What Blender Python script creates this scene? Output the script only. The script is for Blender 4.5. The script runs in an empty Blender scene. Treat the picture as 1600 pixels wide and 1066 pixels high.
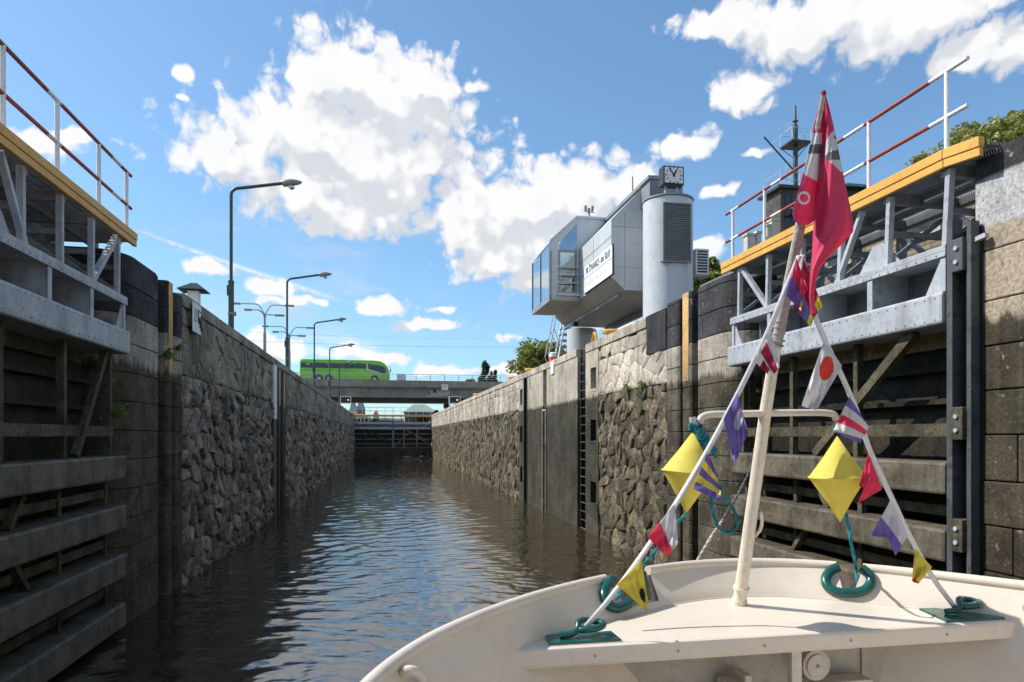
import bpy, bmesh, math, random
import numpy as np
from mathutils import Vector, Matrix
from mathutils import noise as mnoise

sc = bpy.context.scene
COL = sc.collection
R = math.radians

# ------------------------------------------------------------------ camera
EYE = 3.2
FPX = 1067.0                       # focal length in photo pixels (1600 wide) = 24 mm
YAW = math.atan2(199.0, 1067.0)
cs, sn = math.cos(YAW), math.sin(YAW)
cam_d = bpy.data.cameras.new('camera')
cam = bpy.data.objects.new('camera', cam_d)
COL.objects.link(cam)
cam.location = (0, 0, EYE)
cam.rotation_euler = (R(90), 0, -YAW)
cam_d.sensor_width = 36
cam_d.lens = 24.0
cam_d.shift_y = (682 - 533) / 1600.0
cam_d.clip_start = 0.05
cam_d.clip_end = 8000
sc.camera = cam

def PD(px, py, d):                 # a point at depth d seen at a photo pixel
    lat = (px - 800) * d / FPX
    return Vector((lat * cs + d * sn, d * cs - lat * sn, EYE + (682 - py) * d / FPX))
def WX(px, py, X):                 # a point on the plane x = X
    return PD(px, py, X * FPX / (cs * (px - 601)))
def WY(px, py, Y):                 # a point on the plane y = Y
    q = (px - 800) / FPX
    X = Y * (sn + q * cs) / (cs - q * sn)
    return PD(px, py, Y * cs + X * sn)
def WZ(px, py, Z):                 # a point on the level z = Z
    return PD(px, py, FPX * (EYE - Z) / (py - 682))

# ------------------------------------------------------------------ sun and sky
SUN_EL = R(47)
SUN_AZ = math.atan2(-0.926, 0.376)         # from +Y towards +X
sun_dir = Vector((math.sin(SUN_AZ) * math.cos(SUN_EL), math.cos(SUN_AZ) * math.cos(SUN_EL), math.sin(SUN_EL)))
sl = bpy.data.lights.new('sun', 'SUN')
sl.energy = 3.8
sl.angle = R(0.5)
sl.color = (1.0, 0.955, 0.88)
so = bpy.data.objects.new('sun', sl)
so.rotation_euler = (-sun_dir).to_track_quat('-Z', 'Y').to_euler()
so.location = (-30, 20, 60)
COL.objects.link(so)

class NT:                          # small helper to write node trees
    def __init__(self, tree):
        self.t = tree
    def n(self, typ, **kw):
        nd = self.t.nodes.new(typ)
        for k, v in kw.items():
            setattr(nd, k, v)
        return nd
    def link(self, a, b):
        self.t.links.new(a, b)
    def _set(self, sock, v):
        if hasattr(v, 'is_output') or hasattr(v, 'links'):
            self.t.links.new(v, sock)
        else:
            sock.default_value = v
    def m(self, op, a, b=0.0, c=None, clamp=False):
        nd = self.n('ShaderNodeMath', operation=op, use_clamp=clamp)
        self._set(nd.inputs[0], a)
        self._set(nd.inputs[1], b)
        if c is not None:
            self._set(nd.inputs[2], c)
        return nd.outputs[0]
    def vm(self, op, a, b=None):
        nd = self.n('ShaderNodeVectorMath', operation=op)
        self._set(nd.inputs[0], a)
        if b is not None:
            self._set(nd.inputs[1], b)
        return nd.outputs['Value'] if op in ('LENGTH', 'DOT_PRODUCT') else nd.outputs[0]
    def mix(self, f, a, b, blend='MIX'):
        nd = self.n('ShaderNodeMix', data_type='RGBA', blend_type=blend)
        self._set(nd.inputs['Factor'], f)
        for s, v in ((nd.inputs[6], a), (nd.inputs[7], b)):
            if isinstance(v, tuple) and len(v) == 3:
                v = (*v, 1)
            self._set(s, v)
        return nd.outputs[2]
    def ss(self, x, lo, hi):
        nd = self.n('ShaderNodeMapRange', interpolation_type='SMOOTHSTEP')
        self._set(nd.inputs[0], x)
        nd.inputs[1].default_value = lo
        nd.inputs[2].default_value = hi
        nd.inputs[3].default_value = 0
        nd.inputs[4].default_value = 1
        return nd.outputs[0]
    def noise(self, vec, scale, detail=4, rough=0.55, lac=2.0, dist=0.0):
        nd = self.n('ShaderNodeTexNoise')
        self._set(nd.inputs['Vector'], vec)
        nd.inputs['Scale'].default_value = scale
        nd.inputs['Detail'].default_value = detail
        nd.inputs['Roughness'].default_value = rough
        nd.inputs['Lacunarity'].default_value = lac
        nd.inputs['Distortion'].default_value = dist
        return nd.outputs['Fac']

world = bpy.data.worlds.new('World')
sc.world = world
world.use_nodes = True
wt = world.node_tree
wt.nodes.clear()
W = NT(wt)
sky = W.n('ShaderNodeTexSky', sky_type='NISHITA')
sky.sun_disc = False
sky.sun_elevation = SUN_EL
sky.sun_rotation = SUN_AZ
sky.altitude = 200
sky.air_density = 1.0
sky.dust_density = 0.6
sky.ozone_density = 2.5
SKY = 0.13
SKY_TINT = (.685, .895, 1.0)
CLOUD_MORE = .72
CLOUD_HI = (.635, .635, .64)
CLOUD_LO = (.45, .47, .51)

# clouds: puffs at their own bearing and height in the sky (degrees), broken up by noise
PUFFS = [  # bearing/height given as photo pixels of the cloud, half sizes, weight
 (545,120,95,72,1.00),(600,160,120,75,1.00),(470,205,120,60,0.95),(350,245,85,42,0.90),(560,250,200,80,1.05),(668,262,60,32,0.90),
 (545,330,110,46,0.90),(640,120,70,45,0.90),(450,290,95,42,0.90),(690,140,45,22,0.95),(728,236,34,16,0.95),(608,308,58,34,1.05),
 (770,335,115,66,1.00),(880,310,110,56,1.00),(955,300,80,45,0.90),(770,405,85,38,0.90),(725,372,36,32,1.05),(825,445,60,22,0.85),(860,380,90,60,0.90),(1000,290,60,30,0.95),
 (1135,35,85,32,0.90),(1280,30,150,52,1.00),(1420,30,150,60,1.00),(1530,75,80,34,1.05),(1240,72,60,26,1.05),(1590,80,40,35,0.95),(1480,10,120,45,0.90),
 (1165,140,44,36,1.00),(1068,232,54,26,0.85),(60,222,62,22,0.85),(112,214,30,14,0.95),(325,421,36,14,1.05),(425,446,30,14,1.00),(455,470,60,10,0.75),
 (600,478,46,17,0.85),(660,507,62,9,0.95),(545,550,46,15,0.85),(405,530,36,14,0.95),(430,545,40,18,1.05),(790,530,26,8,0.85),(690,484,22,6,0.85),(735,136,24,13,0.85),
 (290,112,18,12,0.80),(285,152,12,8,0.65),(690,576,60,9,0.95),(1130,300,40,10,0.75),(1185,238,22,8,0.75),(610,562,30,10,0.95),(1100,392,30,18,0.95),
 (800,575,40,10,0.85),(990,510,60,14,0.85),(640,100,20,12,0.85),
]
YAWD = math.degrees(YAW)
def px2sky(px, py):
    a = math.atan((px - 800) / FPX)
    return (math.degrees(a) + YAWD, math.degrees(math.atan((682 - py) / FPX * math.cos(a))))
ALLP = []
for px, py, rx, ry, w in PUFFS:
    az_, el_ = px2sky(px, py)
    ax_, _ = px2sky(px + rx, py)
    _, ey_ = px2sky(px, py - ry)
    ALLP.append((az_, el_, max(.3, ax_ - az_) * .93, max(.25, ey_ - el_) * .93, w))
def tex2(t, typ, vec, scale, detail, rough=.55, **kw):
    nd = t.n(typ, **kw)
    if typ == 'ShaderNodeTexNoise':
        nd.noise_dimensions = '2D'
    else:
        nd.voronoi_dimensions = '2D'
    t.link(vec, nd.inputs['Vector'])
    nd.inputs['Scale'].default_value = scale
    nd.inputs['Detail'].default_value = detail
    nd.inputs['Roughness'].default_value = rough
    return nd
def cloud_group(name, puffs, detail):
    """signed cloud density at a bearing and height (degrees): soft puffs broken up by noise"""
    grp = bpy.data.node_groups.new(name, 'ShaderNodeTree')
    grp.interface.new_socket('Vector', in_out='INPUT', socket_type='NodeSocketVector')
    grp.interface.new_socket('Field', in_out='OUTPUT', socket_type='NodeSocketFloat')
    G = NT(grp)
    gi = G.n('NodeGroupInput')
    go = G.n('NodeGroupOutput')
    v0 = gi.outputs[0]
    wn = tex2(G, 'ShaderNodeTexNoise', v0, .36, 1.5)
    warp = G.vm('MULTIPLY', G.vm('SUBTRACT', wn.outputs['Color'], (.5, .5, .5)), (1.7, 1.2, 0))
    v1 = G.vm('ADD', v0, warp)
    if puffs is None:
        field = G.m('MULTIPLY', G.m('SUBTRACT', tex2(G, 'ShaderNodeTexNoise', G.vm('MULTIPLY', v0, (.045, .085, 0)), 1.0, 2).outputs['Fac'], .58), 6.0)
    else:
        field = None
        for az_, el_, rx, ry, w in puffs:
            d = G.vm('LENGTH', G.vm('MULTIPLY', G.vm('SUBTRACT', v1, (az_, el_, 0)), (1 / rx, 1 / ry, 0)))
            f = G.m('MULTIPLY_ADD', d, -1.0, w)
            field = f if field is None else G.m('SMOOTH_MAX', field, f, 0.3)
        field = G.m('MINIMUM', field, 1.0)
    n_mid = tex2(G, 'ShaderNodeTexNoise', v1, .42, detail, .52).outputs['Fac']
    bil = tex2(G, 'ShaderNodeTexVoronoi', v1, .48, 3 if detail > 4 else 1, .52, feature='F1' if detail > 4 else 'SMOOTH_F1')
    if detail <= 4:
        bil.inputs['Smoothness'].default_value = .5
    f2 = G.m('ADD', field, G.m('MULTIPLY', G.m('SUBTRACT', n_mid, .5), .95))
    f2 = G.m('ADD', f2, G.m('MULTIPLY', G.m('SUBTRACT', .42, bil.outputs['Distance']), .85))
    f2 = G.m('ADD', f2, CLOUD_MORE if detail > 4 else CLOUD_MORE - .25)
    G.link(f2, go.inputs[0])
    return grp

tc = W.n('ShaderNodeTexCoord')
sep = W.n('ShaderNodeSeparateXYZ')
W.link(tc.outputs['Generated'], sep.inputs[0])
az = W.m('MULTIPLY', W.m('ARCTAN2', sep.outputs[0], sep.outputs[1]), 57.29578)
el = W.m('MULTIPLY', W.m('ARCSINE', sep.outputs[2]), 57.29578)
cmb = W.n('ShaderNodeCombineXYZ')
W.link(az, cmb.inputs[0])
W.link(el, cmb.inputs[1])
vec = cmb.outputs[0]
above = W.ss(el, -1, 1)
# thin vapour trail and high wisps
a0 = px2sky(195, 352)
a1 = px2sky(560, 478)
dx, dy = a1[0] - a0[0], a1[1] - a0[1]
L = math.hypot(dx, dy)
rel = W.vm('SUBTRACT', vec, (a0[0], a0[1], 0))
tn = tex2(W, 'ShaderNodeTexNoise', vec, 1.2, 3).outputs['Fac']
along = W.vm('DOT_PRODUCT', rel, (dx / L, dy / L, 0))
across = W.m('ABSOLUTE', W.m('ADD', W.vm('DOT_PRODUCT', rel, (-dy / L, dx / L, 0)), W.m('MULTIPLY', W.m('SUBTRACT', tn, .5), .25)))
wid = W.m('MULTIPLY_ADD', along, .012, .16)
trail = W.m('MULTIPLY', W.m('SUBTRACT', 1.0, W.m('DIVIDE', across, wid), clamp=True),
            W.m('MULTIPLY', W.ss(along, 0, 2), W.m('SUBTRACT', 1.0, W.ss(along, L * .7, L))))
wisp = tex2(W, 'ShaderNodeTexNoise', W.vm('MULTIPLY', vec, (.09, .35, 0)), 1.0, 5, .6).outputs['Fac']
wisp = W.m('MULTIPLY', W.ss(wisp, .50, .8), W.m('MULTIPLY', W.m('SUBTRACT', 1.0, W.ss(el, 8, 26)), .5))
thin = W.m('MAXIMUM', W.m('MULTIPLY', trail, W.m('MULTIPLY', tn, 1.3)), wisp)
soft = tex2(W, 'ShaderNodeTexNoise', vec, .3, 3).outputs['Fac']
s0 = W.vm('SCALE', sky.outputs[0])
s0.node.inputs['Scale'].default_value = SKY
gm = W.n('ShaderNodeGamma')                 # flatten the range of the sky a little, as the photograph's exposure does
W.link(s0, gm.inputs[0])
gm.inputs[1].default_value = .85
skyc = W.mix(1.0, gm.outputs[0], SKY_TINT, 'MULTIPLY')
sv = W.vm('SCALE', skyc)
sv.node.inputs['Scale'].default_value = .835
def region(name, puffs, fade=None):
    fine, coarse = cloud_group(name, puffs, 8), cloud_group(name + '_shade', puffs, 3)
    def ev(v, grp):
        g = W.n('ShaderNodeGroup')
        g.node_tree = grp
        W.link(v, g.inputs[0])
        return g.outputs[0]
    D0 = ev(vec, fine)
    S0 = ev(vec, coarse)
    D1 = ev(W.vm('ADD', vec, (-1.1, 2.0, 0)), coarse)
    mask = W.ss(D0, -.04, .56)
    if fade is not None:
        mask = W.m('MULTIPLY', mask, fade)
    lit = W.ss(W.m('ADD', W.m('SUBTRACT', S0, D1), W.m('MULTIPLY', W.m('SUBTRACT', D0, S0), .22)), -.34, .40)
    lit = W.m('ADD', lit, W.m('MULTIPLY', W.m('SUBTRACT', soft, .5), .7), clamp=True)
    ccol = W.mix(lit, CLOUD_LO, CLOUD_HI)
    mk = W.m('MULTIPLY', W.m('MAXIMUM', mask, thin), above)
    bg = W.n('ShaderNodeBackground')
    W.link(W.mix(mk, sv, ccol), bg.inputs['Color'])
    return bg.outputs[0]
# the sky is worked out by sectors of bearing so that each ray only meets its own clouds
edges = [-36] + [px2sky(p, 682)[0] for p in (420, 620, 800, 1060)] + [56]
shader = None
away = W.m('MULTIPLY', W.m('MAXIMUM', W.ss(W.m('MULTIPLY', az, -1), 34, 42), W.ss(az, 54, 62)), W.m('SUBTRACT', 1.0, W.ss(el, 55, 75)))
shader = region('clouds_all_around', None, away)
for k in range(5):
    lo, hi = edges[k], edges[k + 1]
    pf = [p for p in ALLP if p[0] + p[2] * 1.5 + 1.5 > lo and p[0] - p[2] * 1.5 - 1.5 < hi]
    sel = W.m('MULTIPLY', W.m('GREATER_THAN', az, lo), W.m('LESS_THAN', az, hi))
    mx = W.n('ShaderNodeMixShader')
    W.link(sel, mx.inputs[0])
    W.link(shader, mx.inputs[1])
    W.link(region('clouds_sector', pf), mx.inputs[2])
    shader = mx.outputs[0]
wo = W.n('ShaderNodeOutputWorld')
W.link(shader, wo.inputs['Surface'])
world.cycles.sampling_method = 'MANUAL'
world.cycles.sample_map_resolution = 512

sc.view_settings.view_transform = 'Standard'
sc.view_settings.look = 'None'
sc.view_settings.gamma = 1
sc.view_settings.use_curve_mapping = False
sc.view_settings.exposure = 0.64
sc.render.engine = 'CYCLES'
sc.cycles.use_denoising = True
sc.cycles.max_bounces = 6
sc.cycles.use_adaptive_sampling = True
sc.cycles.adaptive_threshold = 0.02
sc.cycles.adaptive_min_samples = 16
sc.cycles.caustics_reflective = False
sc.cycles.caustics_refractive = False

# ------------------------------------------------------------------ materials
def new_mat(name):
    m = bpy.data.materials.new(name)
    m.use_nodes = True
    t = m.node_tree
    t.nodes.clear()
    N = NT(t)
    bs = N.n('ShaderNodeBsdfPrincipled')
    out = N.n('ShaderNodeOutputMaterial')
    N.link(bs.outputs[0], out.inputs[0])
    return m, N, bs
def c4(c):
    return (*c, 1)
def weathered(name, c1, c2, c3=None, scale=2.0, rough=.8, bump=.3, bscale=18, streak=None, island=0.0,
              zones=(), metal=0.0, spots=None, rvar=.1, bdist=.02, spec=None, grain=None):
    """procedural surface: two mixed tones, fine spots, vertical streaks, stain zones that start under a height, tone per piece"""
    if grain is None:
        grain = .55 if rough >= .6 and bump >= .3 else (.12 if bump >= .1 else 0)
    m, N, bs = new_mat(name)
    geo = N.n('ShaderNodeNewGeometry')
    pos = geo.outputs['Position']
    n1 = N.noise(pos, scale, 7, .62)
    col = N.mix(N.ss(n1, .33, .67), c1, c2)
    if c3 is not None:
        n2 = N.noise(pos, scale * 4.3, 6, .6)
        col = N.mix(N.ss(n2, .52, .72), col, c3)
    if streak is not None:
        sv = N.vm('MULTIPLY', pos, (3.2, 3.2, .22))
        n3 = N.noise(sv, 1.0, 6, .6)
        col = N.mix(N.m('MULTIPLY', N.ss(n3, .48, .72), streak[3] if len(streak) > 3 else .7), col, tuple(streak[:3]))
    if len(zones):
        zz = N.n('ShaderNodeSeparateXYZ')
        N.link(pos, zz.inputs[0])
        zn = N.noise(N.vm('MULTIPLY', pos, (1, 1, .35)), 1.6, 6, .65)
        for z in zones:            # (height, soft, colour a, colour b, strength, wobble)
            h, soft, ca, cb, st, wob = z
            drip = N.noise(N.vm('MULTIPLY', pos, (7, 7, .25)), 1.0, 4, .6)
            zp = N.m('ADD', zz.outputs[2], N.m('MULTIPLY', N.m('SUBTRACT', zn, .5), wob))
            n4 = N.noise(pos, scale * 1.7, 7, .65)
            zc = N.mix(N.ss(n4, .38, .62), ca, cb)
            if st > 0:
                zc = N.mix(N.m('MULTIPLY', N.ss(drip, .56, .72), .55), zc, tuple(min(.5, x * 1.9) for x in cb))
                zc = N.mix(N.m('MULTIPLY', N.ss(N.noise(pos, 1.1, 4), .52, .66), .6), zc, (cb[0] * .5, cb[1] * .62, cb[2] * .3))
                zp = N.m('ADD', zp, N.m('MULTIPLY', N.m('SUBTRACT', drip, .5), wob * 1.2))
            f = N.m('SUBTRACT', 1.0, N.ss(zp, h - soft, h + soft)) if st > 0 else N.ss(zp, h - soft, h + soft)
            chip = N.noise(pos, 9, 5, .6)
            f = N.m('MULTIPLY', f, N.m('MULTIPLY', abs(st), N.m('SUBTRACT', 1.0, N.m('MULTIPLY', N.ss(chip, .62, .7), .55))))
            col = N.mix(f, col, zc)
    if grain > 0:                  # patchy tone, fine grain and small dark pits
        g1 = N.m('MULTIPLY_ADD', N.ss(N.noise(pos, scale * .35, 4, .6), .3, .7), grain * .9, 1 - grain * .45)
        g2 = N.m('MULTIPLY_ADD', N.ss(N.noise(pos, 26, 5, .7), .32, .68), grain * 1.1, 1 - grain * .55)
        pit = N.m('MULTIPLY_ADD', N.ss(N.noise(pos, 15, 6, .7), .58, .66), -grain * .9, 1.0)
        vs0 = N.vm('SCALE', col)
        N.link(N.m('MULTIPLY', N.m('MULTIPLY', g1, g2), pit), vs0.node.inputs['Scale'])
        col = vs0
    if spots is not None:
        n5 = N.noise(pos, spots[4] if len(spots) > 4 else 7, 8, .7)
        col = N.mix(N.ss(n5, spots[3], spots[3] + .08), col, tuple(spots[:3]))
    if island > 0:
        r = geo.outputs['Random Per Island']
        oi = N.n('ShaderNodeObjectInfo')
        rr = N.m('FRACT', N.m('ADD', r, oi.outputs['Random']))
        f = N.m('MULTIPLY_ADD', rr, 2 * island, 1 - island)
        vs = N.vm('SCALE', col)
        N.link(f, vs.node.inputs['Scale'])
        col = vs
    N.link(col, bs.inputs['Base Color'])
    rn = N.noise(pos, scale * 3, 4)
    N.link(N.m('MULTIPLY_ADD', N.m('SUBTRACT', rn, .5), rvar * 2, rough, clamp=True), bs.inputs['Roughness'])
    bs.inputs['Metallic'].default_value = metal
    bs.inputs['Specular IOR Level'].default_value = spec if spec is not None else (.18 if rough >= .6 else .5)
    if bump > 0:
        bn = N.noise(pos, bscale, 8, .65)
        b = N.n('ShaderNodeBump')
        b.inputs['Strength'].default_value = bump
        b.inputs['Distance'].default_value = bdist
        N.link(bn, b.inputs['Height'])
        N.link(b.outputs[0], bs.inputs['Normal'])
    return m

BLACKP = (.022, .022, .025)
WETA, WETB = (.026, .022, .014), (.085, .071, .047)
MAT = {}
MAT['stone_shade_lift'] = weathered('rough_stone_shade_lift', (.13, .106, .076), (.33, .282, .215), (.06, .05, .032), 3.2, .58, 1.0, 11, (.20, .19, .165, .35), .45, spots=(.55, .54, .51, .60, 9), bdist=.07, spec=.6, grain=.8)  # tones lifted as fill light in shade; some pale spots are painted highlights
MAT['stone_warm'] = weathered('rough_brown_stone', (.060, .048, .027), (.18, .150, .096), (.028, .024, .013), 3.0, .68, 1.0, 11, (.045, .045, .018, .5), .42, spots=(.46, .43, .36, .615, 9), bdist=.07, spec=.3, grain=.75)  # some of the pale spots are highlights put into the colour
MAT['mortar_dark'] = weathered('mortar_dark', (.05, .044, .033), (.085, .075, .056), None, 3, .85, .6, 20)
MAT['wall_shade'] = weathered('stained_masonry_shade_tone', (.22, .19, .148), (.37, .325, .26), (.11, .093, .07), 1.1, .85, .7, 12, (.42, .40, .36, .5), .14,
                              zones=[(4.5, .16, (.045, .040, .030), (.11, .098, .074), .93, .7)], bdist=.03)  # shaded bank's copy of the masonry, its colour raised as fill light
MAT['wall_sun'] = weathered('stained_masonry_sun_tone', (.34, .292, .232), (.55, .485, .405), (.23, .195, .15), .9, .85, .7, 12, (.13, .115, .09, .7), .13,
                            zones=[(4.5, .10, (.040, .034, .023), (.095, .080, .054), .95, .5)], bdist=.03)  # paler copy for the bank in sun, brightness put into the colour
MAT['pier'] = weathered('pier_stone', (.29, .25, .20), (.46, .405, .335), (.20, .17, .13), 1.3, .8, .45, 25, (.13, .12, .10, .5), .12,
                        zones=[(4.5, .10, WETA, WETB, .93, .4), (5.30, .012, BLACKP, (.05, .05, .055), -.97, .03)], bdist=.015)
MAT['near_ashlar'] = weathered('tan_ashlar', (.34, .275, .20), (.46, .385, .29), (.27, .20, .14), 1.2, .85, .6, 16, (.20, .16, .12, .5), .10,
                               zones=[(4.52, .06, (.026, .022, .015), (.066, .055, .038), .96, .30), (5.55, .04, (.50, .50, .51), (.36, .36, .37), -.92, .22),
                                      (6.12, .03, BLACKP, (.04, .04, .042), -.98, .12)], spots=(.30, .28, .24, .70, 11))
MAT['concrete'] = weathered('concrete', (.30, .285, .255), (.40, .385, .35), (.22, .20, .17), 1.0, .85, .35, 20, (.20, .18, .15, .5), .06)
MAT['panel'] = weathered('smooth_concrete_panel', (.34, .295, .235), (.50, .445, .37), (.23, .20, .155), 1.0, .8, .35, 30, (.14, .125, .10, .6), .05,
                         zones=[(4.5, .08, (.024, .022, .016), (.056, .050, .036), .97, .35)], bdist=.012)
MAT['steel'] = weathered('grey_painted_steel', (.36, .385, .42), (.45, .47, .50), (.26, .265, .28), 2.2, .5, .2, 30, (.20, .185, .17, .55), .06, bdist=.005, spots=(.17, .105, .06, .715, 6))
MAT['steel_dk'] = weathered('dark_grey_steel', (.15, .165, .18), (.22, .235, .25), (.10, .10, .105), 2.2, .55, .2, 30, (.11, .095, .08, .6), .08, bdist=.005)
MAT['wet_steel'] = weathered('algae_covered_steel', (.045, .040, .026), (.115, .10, .066), (.040, .046, .016), 3.0, .65, .8, 25, (.15, .135, .09, .6), .1, spots=(.32, .30, .22, .68, 9), bdist=.012)
MAT['wet_skin'] = weathered('wet_black_plate', (.016, .014, .010), (.040, .034, .023), (.008, .008, .006), 2, .6, .7, 25, None, .1, spots=(.40, .38, .28, .70, 6), bdist=.012)
MAT['post_dk'] = weathered('dark_slate_steel', (.045, .05, .055), (.085, .09, .095), (.03, .03, .03), 2.0, .5, .2, 30, (.15, .15, .15, .4), .05, bdist=.005, spots=(.16, .10, .06, .72, 6))
MAT['fender'] = weathered('wet_timber', (.050, .041, .028), (.15, .127, .093), (.038, .039, .018), 2.4, .55, .8, 20, (.19, .17, .13, .5), .08, spots=(.38, .35, .26, .655, 5), spec=.35, bdist=.012)
MAT['yellow'] = weathered('ochre_yellow_paint', (.66, .35, .055), (.72, .40, .075), (.55, .28, .05), 1.5, .5, .08, 30, (.45, .25, .06, .25), .03, bdist=.003)
MAT['stripe'] = weathered('faded_yellow_paint', (.60, .36, .13), (.66, .42, .18), (.42, .27, .13), 2.5, .7, .3, 25, (.38, .25, .13, .4), .05,
                          zones=[(4.62, .25, (.20, .16, .11), (.30, .25, .18), .8, .5)])
MAT['rail_w'] = weathered('white_rail_paint', (.70, .70, .72), (.78, .78, .79), (.6, .58, .55), 3, .45, .06, 40)
MAT['rail_r'] = weathered('red_rail_paint', (.30, .055, .045), (.36, .08, .06), (.22, .06, .05), 4, .5, .1, 40)
MAT['white'] = weathered('white_paint', (.74, .74, .74), (.80, .80, .79), None, 3, .5, .05, 40)
MAT['black'] = weathered('black_paint', (.02, .02, .022), (.035, .035, .037), None, 3, .5, .05, 40)
MAT['blackmetal'] = weathered('black_wet_metal', (.015, .015, .015), (.03, .028, .025), None, 3, .4, .2, 40)
MAT['alu'] = weathered('silver_cladding', (.50, .525, .555), (.555, .575, .60), (.46, .475, .50), .8, .38, .05, 12, (.42, .43, .45, .25), .03, metal=.0, bdist=.004)
MAT['alu_d'] = weathered('grey_cladding_trim', (.24, .25, .265), (.29, .30, .315), None, 1, .45, .04, 20, metal=.3)
MAT['soffit'] = weathered('grey_soffit', (.38, .355, .32), (.46, .435, .40), (.31, .29, .26), 1, .55, .05, 20, metal=.1)
MAT['louver'] = weathered('louver_grey', (.21, .22, .235), (.25, .26, .275), None, 2, .5, .05, 30)
MAT['lampgreen'] = weathered('dark_green_paint', (.035, .06, .055), (.05, .08, .07), (.03, .04, .04), 4, .45, .06, 40)
MAT['lamphead'] = weathered('lamp_head_grey', (.20, .20, .19), (.30, .30, .29), None, 8, .5, .1, 40)
MAT['bridge'] = weathered('bridge_concrete', (.20, .185, .165), (.27, .25, .225), (.15, .135, .12), .5, .85, .25, 5, (.12, .11, .10, .5), 0)
MAT['bridge_edge'] = weathered('bridge_parapet', (.26, .225, .19), (.34, .30, .26), (.20, .17, .14), .7, .85, .25, 8, (.15, .12, .10, .5), 0)
MAT['patch'] = weathered('pale_repair_patch', (.36, .34, .31), (.44, .42, .39), (.30, .28, .25), 1, .85, .1, 10)
MAT['bus'] = weathered('bright_green_coach_paint', (.185, .50, .035), (.20, .53, .04), None, .5, .28, 0, 10, rvar=.02)
MAT['tyre'] = weathered('tyre_rubber', (.02, .02, .02), (.03, .03, .03), None, 5, .8, .1, 30)
MAT['rim'] = weathered('wheel_rim', (.45, .45, .46), (.55, .55, .56), None, 5, .4, .05, 30, metal=.5)
MAT['boat'] = weathered('cream_boat_paint', (.645, .568, .475), (.675, .60, .51), (.615, .535, .44), 1.2, .36, .06, 7, (.56, .48, .38, .22), .0, bdist=.006, spots=(.42, .27, .15, .775, 5), grain=.03)
MAT['boat_in'] = weathered('off_white_boat_paint', (.60, .54, .46), (.64, .58, .50), (.56, .50, .425), 1.6, .45, .12, 9, (.48, .45, .40, .3), 0, bdist=.006)
MAT['bulkhead'] = weathered('dull_beige_bulkhead_paint', (.40, .375, .325), (.46, .43, .38), (.32, .30, .26), 1.8, .5, .15, 9, (.30, .27, .22, .4), 0, bdist=.006, spots=(.55, .53, .49, .70, 4))
MAT['mast'] = weathered('cream_mast_paint', (.66, .595, .49), (.72, .65, .55), (.58, .50, .40), 4, .4, .12, 22, (.50, .42, .32, .25), 0, bdist=.004, spots=(.30, .20, .12, .76, 9))
MAT['greywood'] = weathered('weathered_grey_pole', (.34, .32, .30), (.45, .43, .40), (.25, .23, .21), 6, .7, .25, 30)
MAT['cleat'] = weathered('glossy_dark_green_paint', (.006, .075, .065), (.010, .095, .08), (.005, .05, .045), 5, .22, .25, 30, bdist=.006, spots=(.50, .52, .48, .735, 10))
MAT['ribbon'] = weathered('grey_white_ribbon', (.62, .62, .64), (.70, .70, .72), None, 6, .7, .1, 60)
MAT['rope'] = weathered('teal_rope', (.015, .20, .26), (.04, .30, .36), (.01, .12, .17), 14, .7, .6, 120)
MAT['rope_dk'] = weathered('grey_rope', (.10, .10, .10), (.16, .16, .155), None, 14, .8, .6, 120)
MAT['rope_wh'] = weathered('off_white_rope', (.48, .45, .39), (.56, .53, .47), None, 14, .8, .6, 120)
MAT['brick'] = None
MAT['roofgreen'] = weathered('green_copper_roof', (.012, .04, .037), (.02, .055, .05), (.01, .03, .028), 2, .85, .1, 20)
MAT['palegreen'] = weathered('patina_roof', (.23, .29, .25), (.29, .34, .30), (.2, .24, .2), .3, .7, .1, 3)
MAT['cream'] = weathered('cream_render', (.55, .51, .42), (.62, .58, .49), None, 1.2, .85, .15, 15, (.38, .34, .27, .3))
MAT['hut'] = weathered('dark_brown_boards', (.07, .062, .055), (.11, .098, .085), None, 2, .75, .3, 20)
MAT['bark'] = weathered('bark', (.07, .055, .042), (.12, .10, .078), None, 5, .9, .8, 20)
MAT['earth'] = weathered('paved_ground', (.20, .185, .16), (.26, .245, .215), (.14, .13, .11), .8, .9, .3, 8)
MAT['lifebuoy'] = weathered('orange_red_paint', (.62, .09, .03), (.68, .12, .04), None, 3, .5, .05, 30)
MAT['recess'] = weathered('rusty_brown_recess', (.10, .075, .045), (.18, .14, .09), (.06, .048, .035), 1.2, .9, .6, 12, (.05, .042, .035, .6), 0)

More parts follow.
